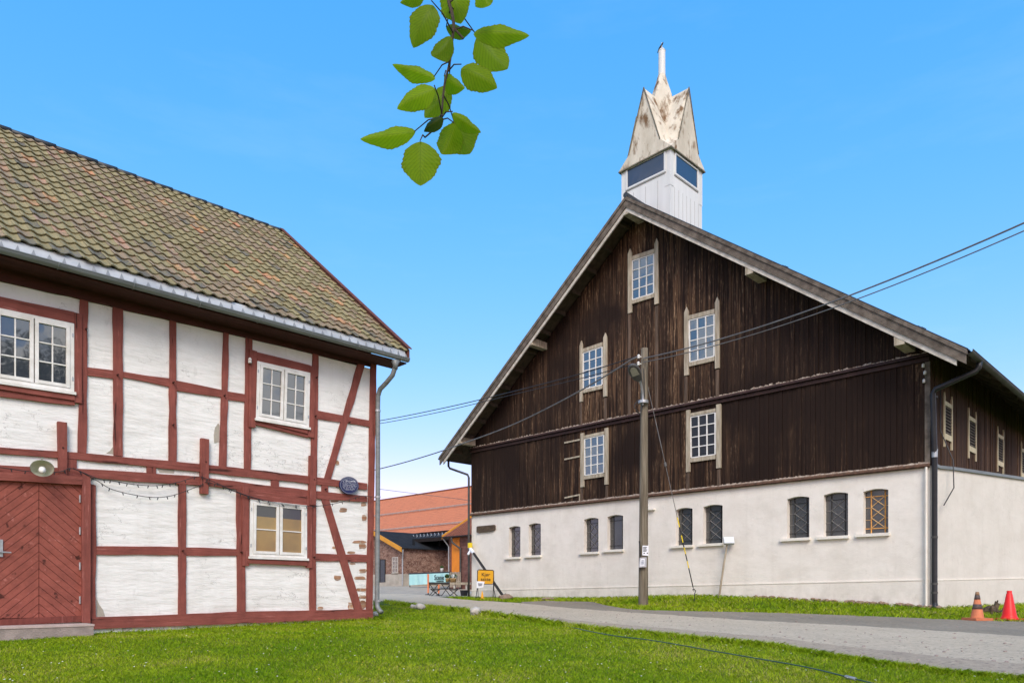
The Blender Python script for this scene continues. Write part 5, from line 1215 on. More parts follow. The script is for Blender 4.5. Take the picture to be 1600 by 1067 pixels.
mb = MB(); mb.lathe(mc, [(.075, .0), (.07, .03), (.015, .33), (.01, .34)], 14); mb.build('body', 'cone_yellow', c_, smooth=True); mb = MB(); mb.cbox(mc + UP * .012, V(.09, 0, 0), V(0, .09, 0), V(0, 0, .012)); mb.build('base', 'cone_yellow', c_)
pr = thing('prop_beam', 'black slanting metal prop leaning against the left corner of the barn', 'prop', gd(786, 27.7))
a_, b_ = at(734.5, 856, 30.1), at(785.5, 930, 27.6); mb = MB(); mb.tube([a_.lerp(b_, .12), b_], .055, 4); mb.build('post', 'black_pvc', pr)
mb = MB(); mb.tube([a_, a_.lerp(b_, .12)], .07, 8); mb.tube([a_.lerp(b_, .03), a_.lerp(b_, .03) + V(-.12, -.1, -.22)], .05, 6); mb.build('pole_head', 'paper', pr)
mb = MB(); mb.tube([a_ + UP * .22 - V(0, .02, 0), a_ + V(0, 0, .02)], .10, 8); mb.build('cap', 'safety_yellow', pr)
mb = MB(); mb.cbox(b_ + V(.02, 0, -.06), V(.14, 0, .08), V(0, .12, 0), V(-.04, 0, .07)); mb.build('foot', 'black_pvc', pr)
# tables and benches
TY = 40.5
def trestle(name, label, cat, u0, u1, v, y, top_mat, th, depth, xleg=True, legmat='table_black'):
    b = gd((u0 + u1) / 2, y); t_ = thing(name, label, cat, b); z = (HV - v) / F * y; x0, x1 = (u0 - CX) / F * y, (u1 - CX) / F * y
    m_ = MB(); m_.box((x0, y - depth / 2, z - th), V(x1 - x0, 0, 0), V(0, depth, 0), V(0, 0, th)); m_.build('top', top_mat, t_)
    zg = gz((x0 + x1) / 2, y)
    for x in (x0 + .25, x1 - .25):
        m_ = MB()
        if xleg:
            for sg in (-1, 1): m_.tube([V(x - sg * .22, y - sg * depth * .3, z - th), V(x + sg * .22, y + sg * depth * .35, zg)], .022, 6)
            m_.tube([V(x - .2, y - depth * .3, z - th - .03), V(x + .2, y - depth * .3, z - th - .03)], .018, 6)
        else:
            for sg in (-1, 1): m_.box((x - .04, y + sg * depth * .38 - .04, zg), V(.08, 0, 0), V(0, .08, 0), V(0, 0, z - th - zg))
        m_.build('leg', legmat, t_)
    return t_
trestle('folding_table', 'folding table with a dark top in front of the teal banner', 'table', 671, 703.5, 909.2, TY, 'table_black', .10, .7)
trestle('bench', 'low dark bench before the folding table', 'bench', 673, 716, 919, TY - 1.2, 'table_black', .05, .3)
trestle('planter_table', 'pale wooden table holding flower baskets at the barn corner', 'table', 703.5, 736, 909.5, TY - .2, 'bleached_wood', .13, .6, False, 'pale_barge')
def pot(u, v0, v1, y, wpx, label, mat, plant):
    z0, z1 = (HV - v0) / F * y, (HV - v1) / F * y; c = V((u - CX) / F * y, y, z0); r = wpx / 2 * y / F
    t_ = thing('flower_pot', label, 'flower pot', c); m_ = MB(); m_.lathe(c, [(r * .8, 0), (r, (z1 - z0) * .8), (r * 1.04, z1 - z0), (r * .8, z1 - z0 - .02)], 16); m_.build('pot', mat, t_, smooth=True)
    m_ = MB(); rp_ = random.Random(int(u)); m2 = MB()
    for k in range(70):
        a = rp_.random() * 6.28; rr_ = r * 1.1 * math.sqrt(rp_.random()); q = c + V(rr_ * math.cos(a), rr_ * math.sin(a), z1 - z0 + rp_.random() * .16)
        d = V(rp_.random() - .5, rp_.random() - .5, rp_.random()).normalized() * .09; e = d.orthogonal().normalized() * .03
        (m2 if plant == 'w' and k % 2 else m_).poly([q - e, q + e, q + e * .6 + d, q - e * .6 + d])
    m_.build('leaves', 'plant_green', t_)
    if plant == 'w': m2.build('blossom', 'white_petals', t_)
pot(699, 908.9, 903, TY - .3, 6.4, 'smaller round wicker flower pot on the table beside the banner', 'wicker', 'g')
pot(708, 909.4, 903, TY - .3, 11, 'wide wicker flower basket with white blossoms on the table', 'wicker', 'w')
pot(690.5, 893, 887.5, 61.5, 5, 'cream pot with a plant behind the teal banner', 'porcelain', 'g')
bt = thing('black_tub', 'black plastic tub standing under the pale table by the barn', 'tub', gd(725, TY - .6))
q = gd(725, TY - .6); mb = MB(); mb.lathe(q, [(.17, 0), (.22, .30), (.235, .32), (.20, .31)], 4); mb.build('tub', 'black_pvc', bt)
bn = PL(np.array([(640 - CX) / F * 60, 60.0]), fx, -d1)
ban = thing('banner', 'long teal banner printed Scene hanging on a low rail', 'banner', bn.px(670, 914), ANG_B)
n = 40; mb = MB(); a0, a1 = bn.inv(639.5, 905)[0], bn.inv(702, 905)[0]; zt0, zt1, zb0 = bn.inv(639.5, 897)[1], bn.inv(702, 894.5)[1], bn.inv(639.5, 914)[1]
zb1 = bn.inv(702, 910)[1]
fo = lambda k, e: .05 * math.sin(k * .55) * e + .03 * math.sin(k * 1.3)
pts = [];
for k in range(n + 1):
    t = k / n; a = a0 + (a1 - a0) * t
    pts += [bn.p(a, zt0 + (zt1 - zt0) * t, .02), bn.p(a, (zt0 + zb0) / 2, .02 + fo(k, .6)), bn.p(a, zb0 + (zb1 - zb0) * t, .02 + fo(k, 1))]
mb.faces(pts, [(3 * k + j, 3 * k + 3 + j, 3 * k + 4 + j, 3 * k + 1 + j) for k in range(n) for j in (0, 1)]); mb.build('cloth', 'banner_teal', ban, smooth=True)
mb = MB(); mb.tube([bn.p(a0 - .1, zt0 + .05, .0), bn.p(a1 + .1, zt1 + .05, .0)], .05, 6)
for a in (a0, (a0 + a1) / 2, a1): mb.tube([bn.p(a, zt0, -.06), bn.p(a, gz(*bn.p(a, 0, 0).xy) - .1, -.06)], .04, 6)
mb.build('rail', 'table_black', ban)
mb = MB(); mb.text('Scene', .52, bn.px(686, 902, .12), FX, UP, .01, offset=.008)
q = QF(bn, (682, 907.2), (693, 906.8), (693, 908.2), (682, 908.6), .12); q.bar(mb, 0, 1, 0, 1, .11, .13); mb.build('lettering', 'lettering_black', ban)
for i, (u, v0, v1, y, lb) in enumerate(((669, 896.3, 927.5, 43.0, 'tall tapering orange post standing left of the folding table'), (685.5, 913, 929, 42.0, 'short orange post standing behind the dark bench'))):
    t_ = thing('orange_post', lb, 'post', gd(u, y)); m_ = MB(); b = gd(u, y); tz = (HV - v0) / F * y
    m_.tube([b + UP * .12, V(b.x, b.y, tz)], [.045, .055], 8); m_.build('shaft', 'post_orange', t_); m_ = MB(); m_.tube([b, b + UP * .13], .035, 6); m_.cbox(b + UP * .02, V(.16, 0, 0), V(0, .16, 0), V(0, 0, .02)); m_.build('foot', 'black_pvc', t_)

# ---------------------------------------------------------------- brick buildings behind
WP = PL(np.array([(629.5 - CX) / F * 65, 65.0]), fx, -d1); W0 = np.array(WP.O)
wing = thing('brick_building', 'low brick outbuilding with a yellow verge board and grey door', 'building', WP.p(-3, .1), ANG_B)
WW_, WL, EZ2, SLP = 8.6, 6.2, 3.62, .385; apex = EZ2 + SLP * WW_ / 2
mb = MB(); mb.prism([WP.p(-WW_, .95, 0), WP.p(0, .95, 0), WP.p(0, EZ2 - .1, 0), WP.p(-WW_ / 2, apex - .1, 0), WP.p(-WW_, EZ2 - .1, 0)], D1 * WL); wl = mb.build('wall', 'old_brick', wing)
mb = MB(); mb.box(WP.p(-WW_ - .03, -.6, .03), FX * (WW_ + .06), D1 * (WL + .03), UP * (.95 + .6 + WP.inv(615, 896.5)[1] - .95)); mb.build('plinth', 'concrete', wl)
mb = MB()
for sg in (-1, 1):
    mb.prism([WP.p(-WW_ / 2, apex, .35), WP.p(-WW_ / 2 + sg * (WW_ / 2 + .3), EZ2 - .3 * SLP, .35), WP.p(-WW_ / 2 + sg * (WW_ / 2 + .3), EZ2 - .3 * SLP, -WL), WP.p(-WW_ / 2, apex, -WL)], UP * .09)
rf = mb.build('roof', 'black_roof', wing)
mb = MB()
for sg in (-1, 1): mb.prism([WP.p(-WW_ / 2, apex + .12, .37), WP.p(-WW_ / 2 + sg * (WW_ / 2 + .34), EZ2 - .34 * SLP + .12, .37), WP.p(-WW_ / 2 + sg * (WW_ / 2 + .34), EZ2 - .34 * SLP - .30, .37), WP.p(-WW_ / 2, apex - .30, .37)], D1 * -.05)
mb.build('verge_board', 'verge_orange', rf)
q = QF(WP, (593, 874.5), (601, 874.5), (601, 909), (593, 909.5), .05); m_ = MB(); q.bar(m_, -.12, 1.12, 0, 1.03, .0, .04); m_.build('door_frame', 'board_backing', wing); m_ = MB(); q.bar(m_, .2, 1, 0, 1, .03, .055); m_.build('door', 'grey_door', wing)
q = QF(WP, (613, 870.5), (621.5, 870), (621.5, 893.5), (613, 894), .05); m_ = MB(); q.bar(m_, 0, 1, 0, 1, .0, .04); wi = m_.build('window', 'pane_dark', wing)
m_ = MB(); m_.parent = None
for k in (0, .34, .67, 1): q.bar(m_, k - .05, k + .05, 0, 1, .03, .07)
for k in (.0, .25, .5, .75, 1.0): q.bar(m_, 0, 1, k - .015, k + .015, .03, .065)
m_.build('muntin', 'pale_barge', wi); m_ = MB(); q.bar(m_, -.1, 1.1, -.08, -.02, .0, .09); m_.build('sill', 'concrete', wi)
WSp = PL(W0, d1, fx)
mb = MB(); mb.tube(smooth_path([WP.p(.28, EZ2 - .2, .2), WP.p(.28, EZ2 - .5, .2), WP.p(.1, EZ2 - .9, .1), WP.p(.06, EZ2 - 1.2, .08), WP.p(.06, .2, .08)], 5), .06, 8); mb.build('downpipe', 'galvanised', wing)
# hall with the long orange roof
hO = W0 + d1 * WL; HP = PL(hO, fx, -d1)
hall = thing('tiled_hall', 'long brick hall with a big orange tiled roof behind the yard', 'building', HP.p(0, .2), ANG_B)
za_, zb2 = HP.inv(589, 839, .3)[1], HP.inv(701, 828, .3)[1]; ez2 = (za_ + zb2) / 2
hw_ = 6.6; rzz = HP.inv(680, 768.6, -hw_)[1]
mb = MB(); mb.box(HP.p(-40, -.6, 0), FX * 62, D1 * (2 * hw_), UP * (ez2 + .5)); mb.build('wall', 'red_brick', hall)
mb = MB()
mb.prism([HP.p(-41, ez2, .35), HP.p(23, ez2, .35), HP.p(23, rzz, -hw_), HP.p(-41, rzz, -hw_)], UP * -.12); mb.prism([HP.p(-41, rzz, -hw_), HP.p(23, rzz, -hw_), HP.p(23, ez2, -2 * hw_ - .35), HP.p(-41, ez2, -2 * hw_ - .35)], UP * -.12)
hr = mb.build('roof', 'orange_tile', hall)
mb = MB()
mb.tube([HP.p(-41, rzz + .02, -hw_), HP.p(23, rzz + .02, -hw_)], .11, 8); mb.build('ridge_cap', 'ribbed_brown', hr)
mb = MB()
for t in (.12, .52):
    o_, z = .35 + (-hw_ - .35) * t, ez2 + (rzz - ez2) * t
    for e in (.12, .2): mb.tube([HP.p(-41, z + e, o_ + .08), HP.p(23, z + e, o_ + .08)], .03, 5)
    for k in range(60): mb.tube([HP.p(-40 + k, z, o_), HP.p(-40 + k, z + .22, o_ + .1)], .02, 4)
mb.build('snow_guard', 'seam_grey', hr)
mb = half_gutter(lambda q_, dz, do: HP.p(q_, ez2 + dz, .45 + do), -41, 23, .08); mb.build('gutter', 'black_pvc', hall)
# porch roof along the hall
PO = 3.4; pa0, pa1 = HP.inv(619, 838, .3)[0], HP.inv(702, 829, .3)[0] + 1.0; pb0, pb1 = HP.inv(623, 846, PO)[0], HP.inv(691, 840, PO)[0] + 1.0; pz = HP.inv(655, 843, PO)[1]
porch = thing('porch_roof', 'black sheet metal porch roof on short posts below the orange tiles', 'porch', HP.p(pa0 + 2, .2, 1.5), ANG_B)
mb = MB(); mb.prism([HP.p(pa0, ez2 - .10, .3), HP.p(pa1, ez2 - .10, .3), HP.p(pb1, pz + .12, PO), HP.p(pb0, pz + .12, PO)], UP * -.1); mb.build('roof', 'black_roof', porch)
mb = MB(); mb.prism([HP.p(pb0, pz + .1, PO + .02), HP.p(pb1, pz + .1, PO + .02), HP.p(pb1, pz - .22, PO + .02), HP.p(pb0, pz - .22, PO + .02)], D1 * .12); mb.build('fascia', 'board_backing', porch)
for k in range(15):
    t_ = (k + .5) / 15; q0 = HP.p(pa0, ez2 - .1, .3).lerp(HP.p(pa1, ez2 - .1, .3), t_); q1 = HP.p(pb0, pz + .12, PO).lerp(HP.p(pb1, pz + .12, PO), t_); q = q0.lerp(q1, .72)
    mb = MB(); mb.tube([q, q + UP * .28 + FX * .05, q + UP * .05 + FX * .16], .028, 5); mb.build('snow_hook', 'galvanised', porch)
for uu in (646, 686):
    d_, _ = WSp.inv(uu, 850, -.5); m_ = MB(); m_.box(WSp.p(d_, 3.2, -.5), D1 * .16, FX * -.16, UP * (pz - 3.2)); m_.build('post', 'black_roof', porch)
m_ = MB(); a = HP.inv(647.5, 880, .05)[0]; m_.box(HP.p(a, .2, .06), FX * .12, D1 * .08, UP * 3.0); m_.build('pipe', 'ribbed_brown', hall)
q = QF(HP, (688, 864), (697, 863), (697, 884), (688, 885), .04); m_ = MB(); q.bar(m_, 0, 1, 0, 1, .0, .04); wi2 = m_.build('window', 'pane_dark', hall)
m_ = MB()
for k in (0, .33, .67, 1): q.bar(m_, k - .03, k + .03, 0, 1, .03, .06)
m_.build('muntin', 'board_backing', wi2)
# annex on the right of the yard
AP = PL(np.array([(697 - CX) / F * 57, 57.0]), fx, -d1)
ann = thing('brick_annex', 'brick annex with orange door panel and ribbed brown roof beside the barn', 'building', AP.p(3, 0), ANG_B)
ae = AP.inv(692, 838.5, .4)[1]; al = AP.inv(692, 838.5, .4)[0]; AL, AD = 17.0, 9.0
tv = 4.4; 
mb = MB(); mb.box(AP.p(.35, -.6, 0), FX * AL, D1 * AD, UP * (ae + .62)); mb.build('wall', 'red_brick', ann)
mb = MB(); rise = AP.inv(733, 797, .4 - tv)[1]
mb.prism([AP.p(al, ae, .4), AP.p(AL, ae, .4), AP.p(AL, rise + .3, -AD / 2), AP.p(al, rise + .3, -AD / 2)], UP * -.1); mb.prism([AP.p(al, rise + .3, -AD / 2), AP.p(AL, rise + .3, -AD / 2), AP.p(AL, ae, -AD - .4), AP.p(al, ae, -AD - .4)], UP * -.1)
ar = mb.build('roof', 'ribbed_brown', ann)
mb = MB()
for k in range(52):
    a = al + .35 + k * .33; mb.tube([AP.p(a, ae + .02, .42), AP.p(a, rise + .32, -AD / 2)], .045, 5)
mb.build('rib', 'ribbed_brown', ar)
mb = MB(); mb.prism([AP.p(al - .02, ae + .12, .45), AP.p(al - .02, rise + .42, -AD / 2), AP.p(al - .02, rise + .12, -AD / 2), AP.p(al - .02, ae - .18, .45)], FX * -.06); mb.build('verge_board', 'verge_orange', ar)
mb = half_gutter(lambda q_, dz, do: AP.p(q_, ae - .02 + dz, .5 + do), al, AL, .08); mb.build('gutter', 'black_pvc', ann)
q = QF(AP, (706, 841), (718, 839.5), (718, 893.5), (706, 894), .02); m_ = MB(); q.bar(m_, 0, 1, 0, 1, .0, .03); m_.build('door', 'door_orange', ann); m_ = MB(); q.bar(m_, -.05, .0, 0, 1, .0, .05); m_.build('door_frame', 'ribbed_brown', ann)
mb = MB(); a = AP.inv(719, 870, .1)[0]; mb.tube(smooth_path([AP.p(a - .55, ae - .1, .5), AP.p(a - .5, ae - .5, .45), AP.p(a, ae - .95, .15), AP.p(a + .05, ae - 1.3, .12), AP.p(a + .05, -.2, .12)], 5), .075, 8); mb.build('downpipe', 'dark_gutter', ann)
mb = MB(); mb.tube([AP.p(al + .05, ae - .15, .4), AP.p(.4, ae - .75, .06), AP.p(.42, .2, .06)], .05, 6); mb.build('downpipe', 'galvanised', ann)
# picket gate near the pots
gt2 = thing('picket_fence', 'short weathered picket fence below the orange door', 'fence', AP.px(711, 912, 1.0), ANG_B); mb = MB(); m2 = MB()
a0, a1 = AP.inv(704, 900, 1.0)[0], AP.inv(719, 900, 1.0)[0]; zt_, zb_2 = AP.inv(711, 893.5, 1.0)[1], AP.inv(711, 913, 1.0)[1]
for k in range(7): a = a0 + (a1 - a0) * k / 6; mb.box(AP.p(a - .05, zb_2 - .2, 1.0), FX * .10, D1 * -.03, UP * (zt_ - zb_2 + .2 + .03 * (k % 2)))
mb.build('picket', 'bleached_wood', gt2); m2.box(AP.p(a0, zb_2 + .7, .96), FX * (a1 - a0), D1 * -.035, UP * .08); m2.box(AP.p(a0, zb_2 + .2, .96), FX * (a1 - a0), D1 * -.035, UP * .08); m2.build('rail', 'bleached_wood', gt2)

# ---------------------------------------------------------------- beech tree beside the camera, whose twig hangs into view
tb = V(7.2, -3.6, gz(7.2, -3.6))
tree = thing('tree', 'green beech twig with serrated leaves hanging down against the sky', 'tree', tb)
Yb = 1.1
tw = [(720, -60), (706, -20), (701, 0), (706, 20), (709, 42), (706.5, 64), (703, 96), (695, 130), (692, 155), (689, 183), (680, 200), (664, 215)]
tp3 = [at(u, v, Yb) for u, v in tw]
mb = MB()
limb = smooth_path([tb + V(-.3, .2, 3.6), V(4.8, -1.6, 3.4), V(2.6, .1, 3.1), V(1.0, .95, 2.3), V(.25, 1.12, 1.45), at(735, -140, Yb), tp3[0]], 6)
mb.tube(limb, [.09 * (1 - k / (len(limb) - 1)) ** 1.2 + .0022 for k in range(len(limb))], 8)
mb.tube([tb - UP * .3, tb + V(.02, 0, 1.5), tb + V(-.1, .1, 3.6), tb + V(.1, 0, 6), tb + V(0, 0, 8.4)], [.34, .27, .22, .15, .04], 12)
rt2 = random.Random(6)
for k in range(14):
    a = k * 2.4; z = 2.8 + k * .38; l = 2.9 - .12 * k
    if math.cos(a) * l + 7.2 < 3.4 and math.sin(a) * l - 3.6 > -2: continue
    q0 = tb + V(0, 0, z); q1 = q0 + V(math.cos(a) * l * .5, math.sin(a) * l * .5, l * .35); q2 = q0 + V(math.cos(a) * l, math.sin(a) * l, l * .55); mb.tube([q0, q1, q2], [.08, .05, .015], 7)
mb.build('trunk', 'bark', tree, smooth=True)
LV = [((480, 10), (370, 250), 150, 0), ((575, -90), (640, 122), 150, 0), ((440, -60), (300, 8), 80, 0), ((745, -70), (795, 33), 90, 0), ((560, 150), (700, 165), 78, 1), ((585, 215), (480, 325), 105, 1), ((708, 172), (1022, 180), 112, 0),
      ((735, 208), (900, 395), 165, 0), ((640, 360), (842, 470), 140, 0), ((494, 425), (253, 342), 84, 0), ((494, 480), (280, 592), 122, 0), ((548, 425), (662, 495), 92, 0), ((575, 475), (438, 650), 120, 1), ((540, 642), (432, 718), 64, 2), ((388, 728), (78, 770), 104, 0),
      ((415, 782), (415, 1030), 195, 0), ((610, 690), (535, 862), 135, 0), ((600, 672), (690, 857), 178, 1), ((592, 622), (752, 732), 70, 0)]
mb = MB(); mb.tube(smooth_path(tp3, 4), [.0030 - .0018 * k / 44 for k in range(45)], 6)
mb.tube([at(709, 45, Yb), at(716, 52, Yb), at(724, 61, Yb)], .0016, 6)
for i, ((x0, y0), _, w, kind) in enumerate(LV):          # leaf stalks
    q0 = at(540 + x0 * .2812, y0 * .2812, Yb + (.03 * ((i * 7) % 5 - 2))); q1 = min(smooth_path(tp3, 4), key=lambda p: (p - q0).length + max(0, q0.z - p.z + .012) * 1.5 * (p.z < q0.z))
    q2 = q0.lerp(q1, .5) + V(0, 0, .006); mb.tube([q0 + (q0 - q1) * .03, q2, q1], [.0008, .0010, .0012], 5)
mb.build('twig', 'bark', tree)
cols_ = {0: (.31, .46, .010), 1: (.22, .34, .012), 2: (.07, .11, .02)}
rl = random.Random(2)
for i, ((x0, y0), (x1, y1), w, kind) in enumerate(LV):
    yy = Yb + (.03 * ((i * 7) % 5 - 2)); pb_, pt_ = at(540 + x0 * .2812, y0 * .2812, yy), at(540 + x1 * .2812, y1 * .2812, yy + (rl.random() - .5) * .02)
    ax_ = pt_ - pb_; Ln = ax_.length; ax_.normalize(); sd = ax_.cross(V(0, 1, 0)).normalized(); nn = sd.cross(ax_).normalized(); hw2 = 1.05 * w * .2812 / 2 / F * yy
    NL, NWD = 38, 4; m_ = MB(); pts = []; lp_ = []; curl = (rl.random() - .3) * .012; fold = .006 + .008 * rl.random()
    for a in range(NL + 1):
        t = a / NL; wid = hw2 * (math.sin(math.pi * t ** .86) ** .78 if 0 < t < 1 else 0) * (1.12 - .2 * t)
        wid *= 1 + (.09 * ((t * 10.5) % 1.0) + .035 * math.sin(t * 9 + i * 1.7) if 0 < t < 1 else 0)
        for b in range(-NWD, NWD + 1):
            e = b / NWD; wv_ = 1 + .07 * math.sin(t * 13 + (i * 2.3 if b > 0 else i * 4.1 + 2)) * abs(e) * math.sin(math.pi * t); q = pb_ + ax_ * (Ln * t) + sd * (wid * e * wv_) + nn * (abs(e) * fold * math.sin(math.pi * t) + curl * (t - .5) ** 2 * 4); pts.append(q); lp_.append((t, e, 0))
    n_ = 2 * NWD + 1
    cc = cols_[kind]; v_ = .85 + .3 * rl.random(); cc = (cc[0] * v_, cc[1] * v_, cc[2])
    m_.faces(pts, [(a * n_ + b, a * n_ + b + 1, (a + 1) * n_ + b + 1, (a + 1) * n_ + b) for a in range(NL) for b in range(n_ - 1)], cc)
    lo_ = m_.build('leaf', 'beech_leaf', tree, smooth=True)
    at_ = lo_.data.attributes.new('leafpos', 'FLOAT_VECTOR', 'POINT'); at_.data.foreach_set('vector', [c for p in lp_ for c in p])
mb = MB(); rc = random.Random(9)            # the crown, outside the picture
for k in range(9000):
    while True:
        d = V(rc.gauss(0, 1), rc.gauss(0, 1), rc.gauss(0, 1)).normalized() * (rc.random() ** .4)
        q = tb + V(d.x * 3.4, d.y * 3.0, 6.0 + d.z * 3.6)
        if mnoise.noise(q * .55) > -.12 and not (q.y > -.9 and q.x < 4.4): break
    e = V(rc.random() - .5, rc.random() - .5, rc.random() - .5).normalized() * .11; f_ = e.orthogonal().normalized() * .07; v_ = .7 + .6 * rc.random()
    mb.poly([q - f_, q + e * .4 - f_ * .2 + V(0, 0, .01), q + e, q + f_ * 1.0 + e * .3], (.05 * v_, .085 * v_, .015))
mb.build('crown', 'leafy', tree)

tb2 = V(15.5, -3.4, gz(15.5, -3.4)); tree2 = thing('tree', 'tall dark broadleaf tree mirrored in the upper left house window', 'tree', tb2)
mb = MB(); mb.tube([tb2 - UP * .3, tb2 + UP * 3, tb2 + V(.2, 0, 7), tb2 + V(0, .1, 12)], [.4, .32, .2, .04], 10); mb.build('trunk', 'bark', tree2, smooth=True)
mb = MB()
for k in range(15000):
    while True:
        d = V(rc.gauss(0, 1), rc.gauss(0, 1), rc.gauss(0, 1)).normalized() * (rc.random() ** .4); q = tb2 + V(d.x * 3.6, d.y * 3.2, 8.5 + d.z * 5.2)
        if mnoise.noise(q * .6) > -.15: break
    e = V(rc.random() - .5, rc.random() - .5, rc.random() - .5).normalized() * .20; f_ = e.orthogonal().normalized() * .12; v_ = .7 + .6 * rc.random()
    mb.poly([q - f_, q + e * .4 - f_ * .2, q + e, q + f_ + e * .3], (.04 * v_, .065 * v_, .015))
mb.build('crown', 'leafy', tree2)

# ---------------------------------------------------------------- grass
def blades(name, pts, h, w, col, base, label=None):
    n = len(pts); ang = rng.random(n) * 2 * np.pi; lean = rng.normal(0, .75, (n, 2))
    dx = np.stack([np.cos(ang), np.sin(ang), np.zeros(n)], 1) * (w[:, None] / 2)
    tip = np.stack([lean[:, 0] * h, lean[:, 1] * h, h], 1); mid = tip * np.array([.35, .35, .6])
    P_ = np.array(pts); v = np.empty((n, 5, 3)); v[:, 0] = P_ - dx; v[:, 1] = P_ + dx; v[:, 2] = P_ + mid + dx * .75; v[:, 3] = P_ + tip; v[:, 4] = P_ + mid - dx * .75
    me = bpy.data.meshes.new(name); me.vertices.add(n * 5); me.vertices.foreach_set('co', v.reshape(-1))
    me.loops.add(n * 5); me.polygons.add(n); me.loops.foreach_set('vertex_index', np.arange(n * 5, dtype=np.int32)); me.polygons.foreach_set('loop_start', np.arange(0, n * 5, 5, dtype=np.int32)); 
    me.update(calc_edges=True); a = me.attributes.new('tint', 'FLOAT_COLOR', 'POINT'); c = np.ones((n, 5, 4)); c[:, :, :3] = col[:, None, :]; a.data.foreach_set('color', c.reshape(-1))
    me.materials.append(MATS['grass']); o = bpy.data.objects.new(name, me); COL.objects.link(o); o['kind'] = 'stuff'
    if label: o['label'] = label
    return o
def nval(x, y, s, sd):
    return np.array([mnoise.noise(Vector((a * s, b * s, sd))) for a, b in zip(x, y)])
def grass_cols(x, y, n):
    p = nval(x, y, .55, 1.3); p2 = nval(x, y, 1.7, 7.7)
    t = np.clip(.55 + .75 * p + .6 * p2 + .35 * nval(x, y, 5.0, 3.1), 0, 1)[:, None]
    a, b = np.array([.205, .345, .005]), np.array([.38, .475, .018])
    c = a * (1 - t) + b * t; c = c * (.65 + .7 * rng.random((n, 1)))
    dry = (rng.random(n) < .035 + .28 * np.clip(p2 + p - .05, 0, 1)); c[dry] = np.array([.50, .43, .15]) * (.7 + .5 * rng.random((dry.sum(), 1)))
    return c
def in_lawn(x, y):
    u = x / y * F + CX; v = HV - g(x, y) / y * F
    rel = np.stack([x - HC[0], y - HC[1]], -1); front = rel @ fx
    rn = np.array([mnoise.noise(Vector((q * .05, 3.3, 0))) for q in u]) * 1.5
    edge = np.where(u < 560, 936.5, pw(ROAD_N, u)) + rn - .8
    behind = (rel @ d1 > .05)
    return (v > edge) & ((front > .02) | behind)
N0 = 620000
yy = 5.6 + (22 - 5.6) * rng.random(N0) ** 1.9; xx = (rng.random(N0) * 1.75 - .84) * yy
k = in_lawn(xx, yy); xx, yy = xx[k], yy[k]; n = len(xx)
zz = g(xx, yy) - .012; sc_ = np.clip(yy / 8, .85, 2.2)
blades('grass', np.stack([xx, yy, zz], 1), (.016 + .022 * rng.random(n) ** 1.4) * (.8 + .2 * sc_), .0044 * sc_ * (.7 + .6 * rng.random(n)), grass_cols(xx, yy, n), None, 'mown green lawn with slightly dry patches between house and road')
# taller tufts along house base, road edge
n = 5200; s_ = -6.5 * rng.random(n) + .3; o_ = .04 + .10 * rng.random(n) ** 2
s_[: n // 2] = -4.2 * rng.random(n // 2) + .2
P_ = HF.O + HF.t * s_[:, None] + HF.n * (o_[:, None] + .05); P_ = P_[(s_ > HF.inv(150, 980, 0)[0])]; n = len(P_)
blades('grass', np.stack([P_[:, 0], P_[:, 1], g(P_[:, 0], P_[:, 1]) - .01], 1),   .02 + .07 * rng.random(n) ** 3.5, .006 * np.ones(n), grass_cols(P_[:, 0], P_[:, 1], n), None, 'longer grass growing along the foot of the house')
us = 600 + 1050 * rng.random(26000); pts = []
for u in us:
    q = gp(u, pw(ROAD_N, u) + 1.5 * mnoise.noise(Vector((u * .05, 3.3, 0))) + rng.normal(-.3, 1.0) + 1.2); pts.append((q.x, q.y, q.z - .01))
pts = np.array(pts); n = len(pts); blades('grass', pts, (.03 + .06 * rng.random(n) ** 2) * np.clip(pts[:, 1] / 10, .8, 1.6), .006 * np.clip(pts[:, 1] / 8, .8, 2.5), grass_cols(pts[:, 0], pts[:, 1], n), None, 'ragged longer grass along the near edge of the road')
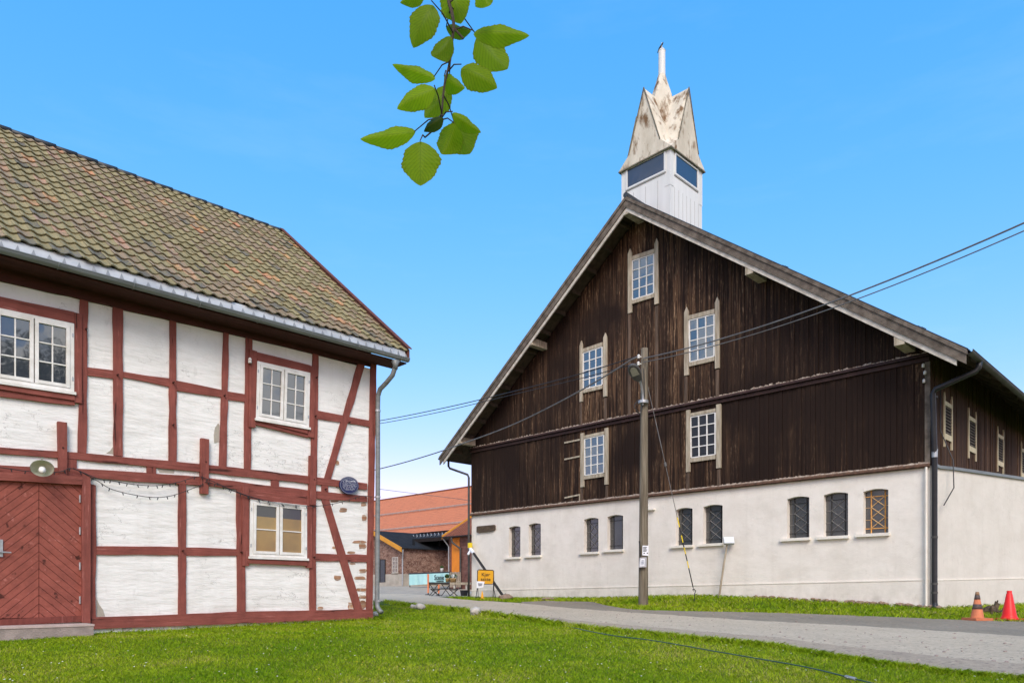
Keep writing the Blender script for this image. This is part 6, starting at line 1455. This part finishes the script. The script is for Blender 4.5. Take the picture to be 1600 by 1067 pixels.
# verge along the barn
N1 = 260000; u = 640 + 1040 * rng.random(N1); y = 11 + 30 * rng.random(N1) ** .8; x = (u - CX) / F * y
v = HV - g(x, y) / y * F; rel = np.stack([x - RC[0], y - RC[1]], -1); dist = rel @ (-d1); ss = rel @ fx
dw = np.stack([x - FW.O[0], y - FW.O[1]], -1) @ wn_
jn = np.array([mnoise.noise(Vector((q * .045, 8.8, 0))) for q in u]) * 1.6
ok = (v < pw(VERGE_L, u) + jn) & np.where(ss < 0, dist > .05, dw > .06) & (ss > -26) & ~((u > 822) & (u < 931) & (v > 939.5))
ok &= ~((y > 33) & (v < 927.5))
x, y = x[ok], y[ok]; n = len(x); sc_ = np.clip(y / 9, 1, 3.5)
blades('grass', np.stack([x, y, g(x, y) - .01], 1), (.03 + .05 * rng.random(n) ** 1.5) * (.7 + .3 * sc_), .0065 * sc_, grass_cols(x, y, n), None, 'grass verge between the barn wall and the gravel')
# clover flowers, dandelions and fallen leaves on the lawn
n = 420; y = 6 + 9 * rng.random(n) ** 1.4; x = (rng.random(n) * 1.6 - .75) * y; k = in_lawn(x, y); x, y = x[k], y[k]
mb = MB(); rf_ = random.Random(31)
for a, b in zip(x, y):
    q = V(a, b, gz(a, b) + .035); r = .006 + .007 * rf_.random(); c = (.62, .62, .52) if rf_.random() < .75 else (.62, .46, .04)
    mb.poly([q + V(r * math.cos(t), r * math.sin(t), .004 * math.sin(2 * t)) for t in np.linspace(0, 6.28, 6, endpoint=False)], c)
o_ = mb.build('wild_flowers', 'leafy', base=(0, 0, 0)); o_['kind'] = 'stuff'; o_['label'] = 'tiny white and yellow flowers scattered in the lawn'
# loose stones and clods on road and shoulder
mb = MB(); rs = random.Random(17)
for k in range(380):
    u = 800 + 850 * rs.random(); t = rs.random(); v = pw(ROAD_N, u) + (pw(VERGE_L, u) - pw(ROAD_N, u)) * (t * .97); q = gp(u, v, .012); r = .005 + .014 * rs.random() ** 3
    mb.rock(q, (r * 1.5, r, r * .8), k, 1)
o_ = mb.build('loose_stones', 'grey_stone', base=(0, 0, 0)); o_['kind'] = 'stuff'; o_['label'] = 'loose stones scattered over the gravel road'
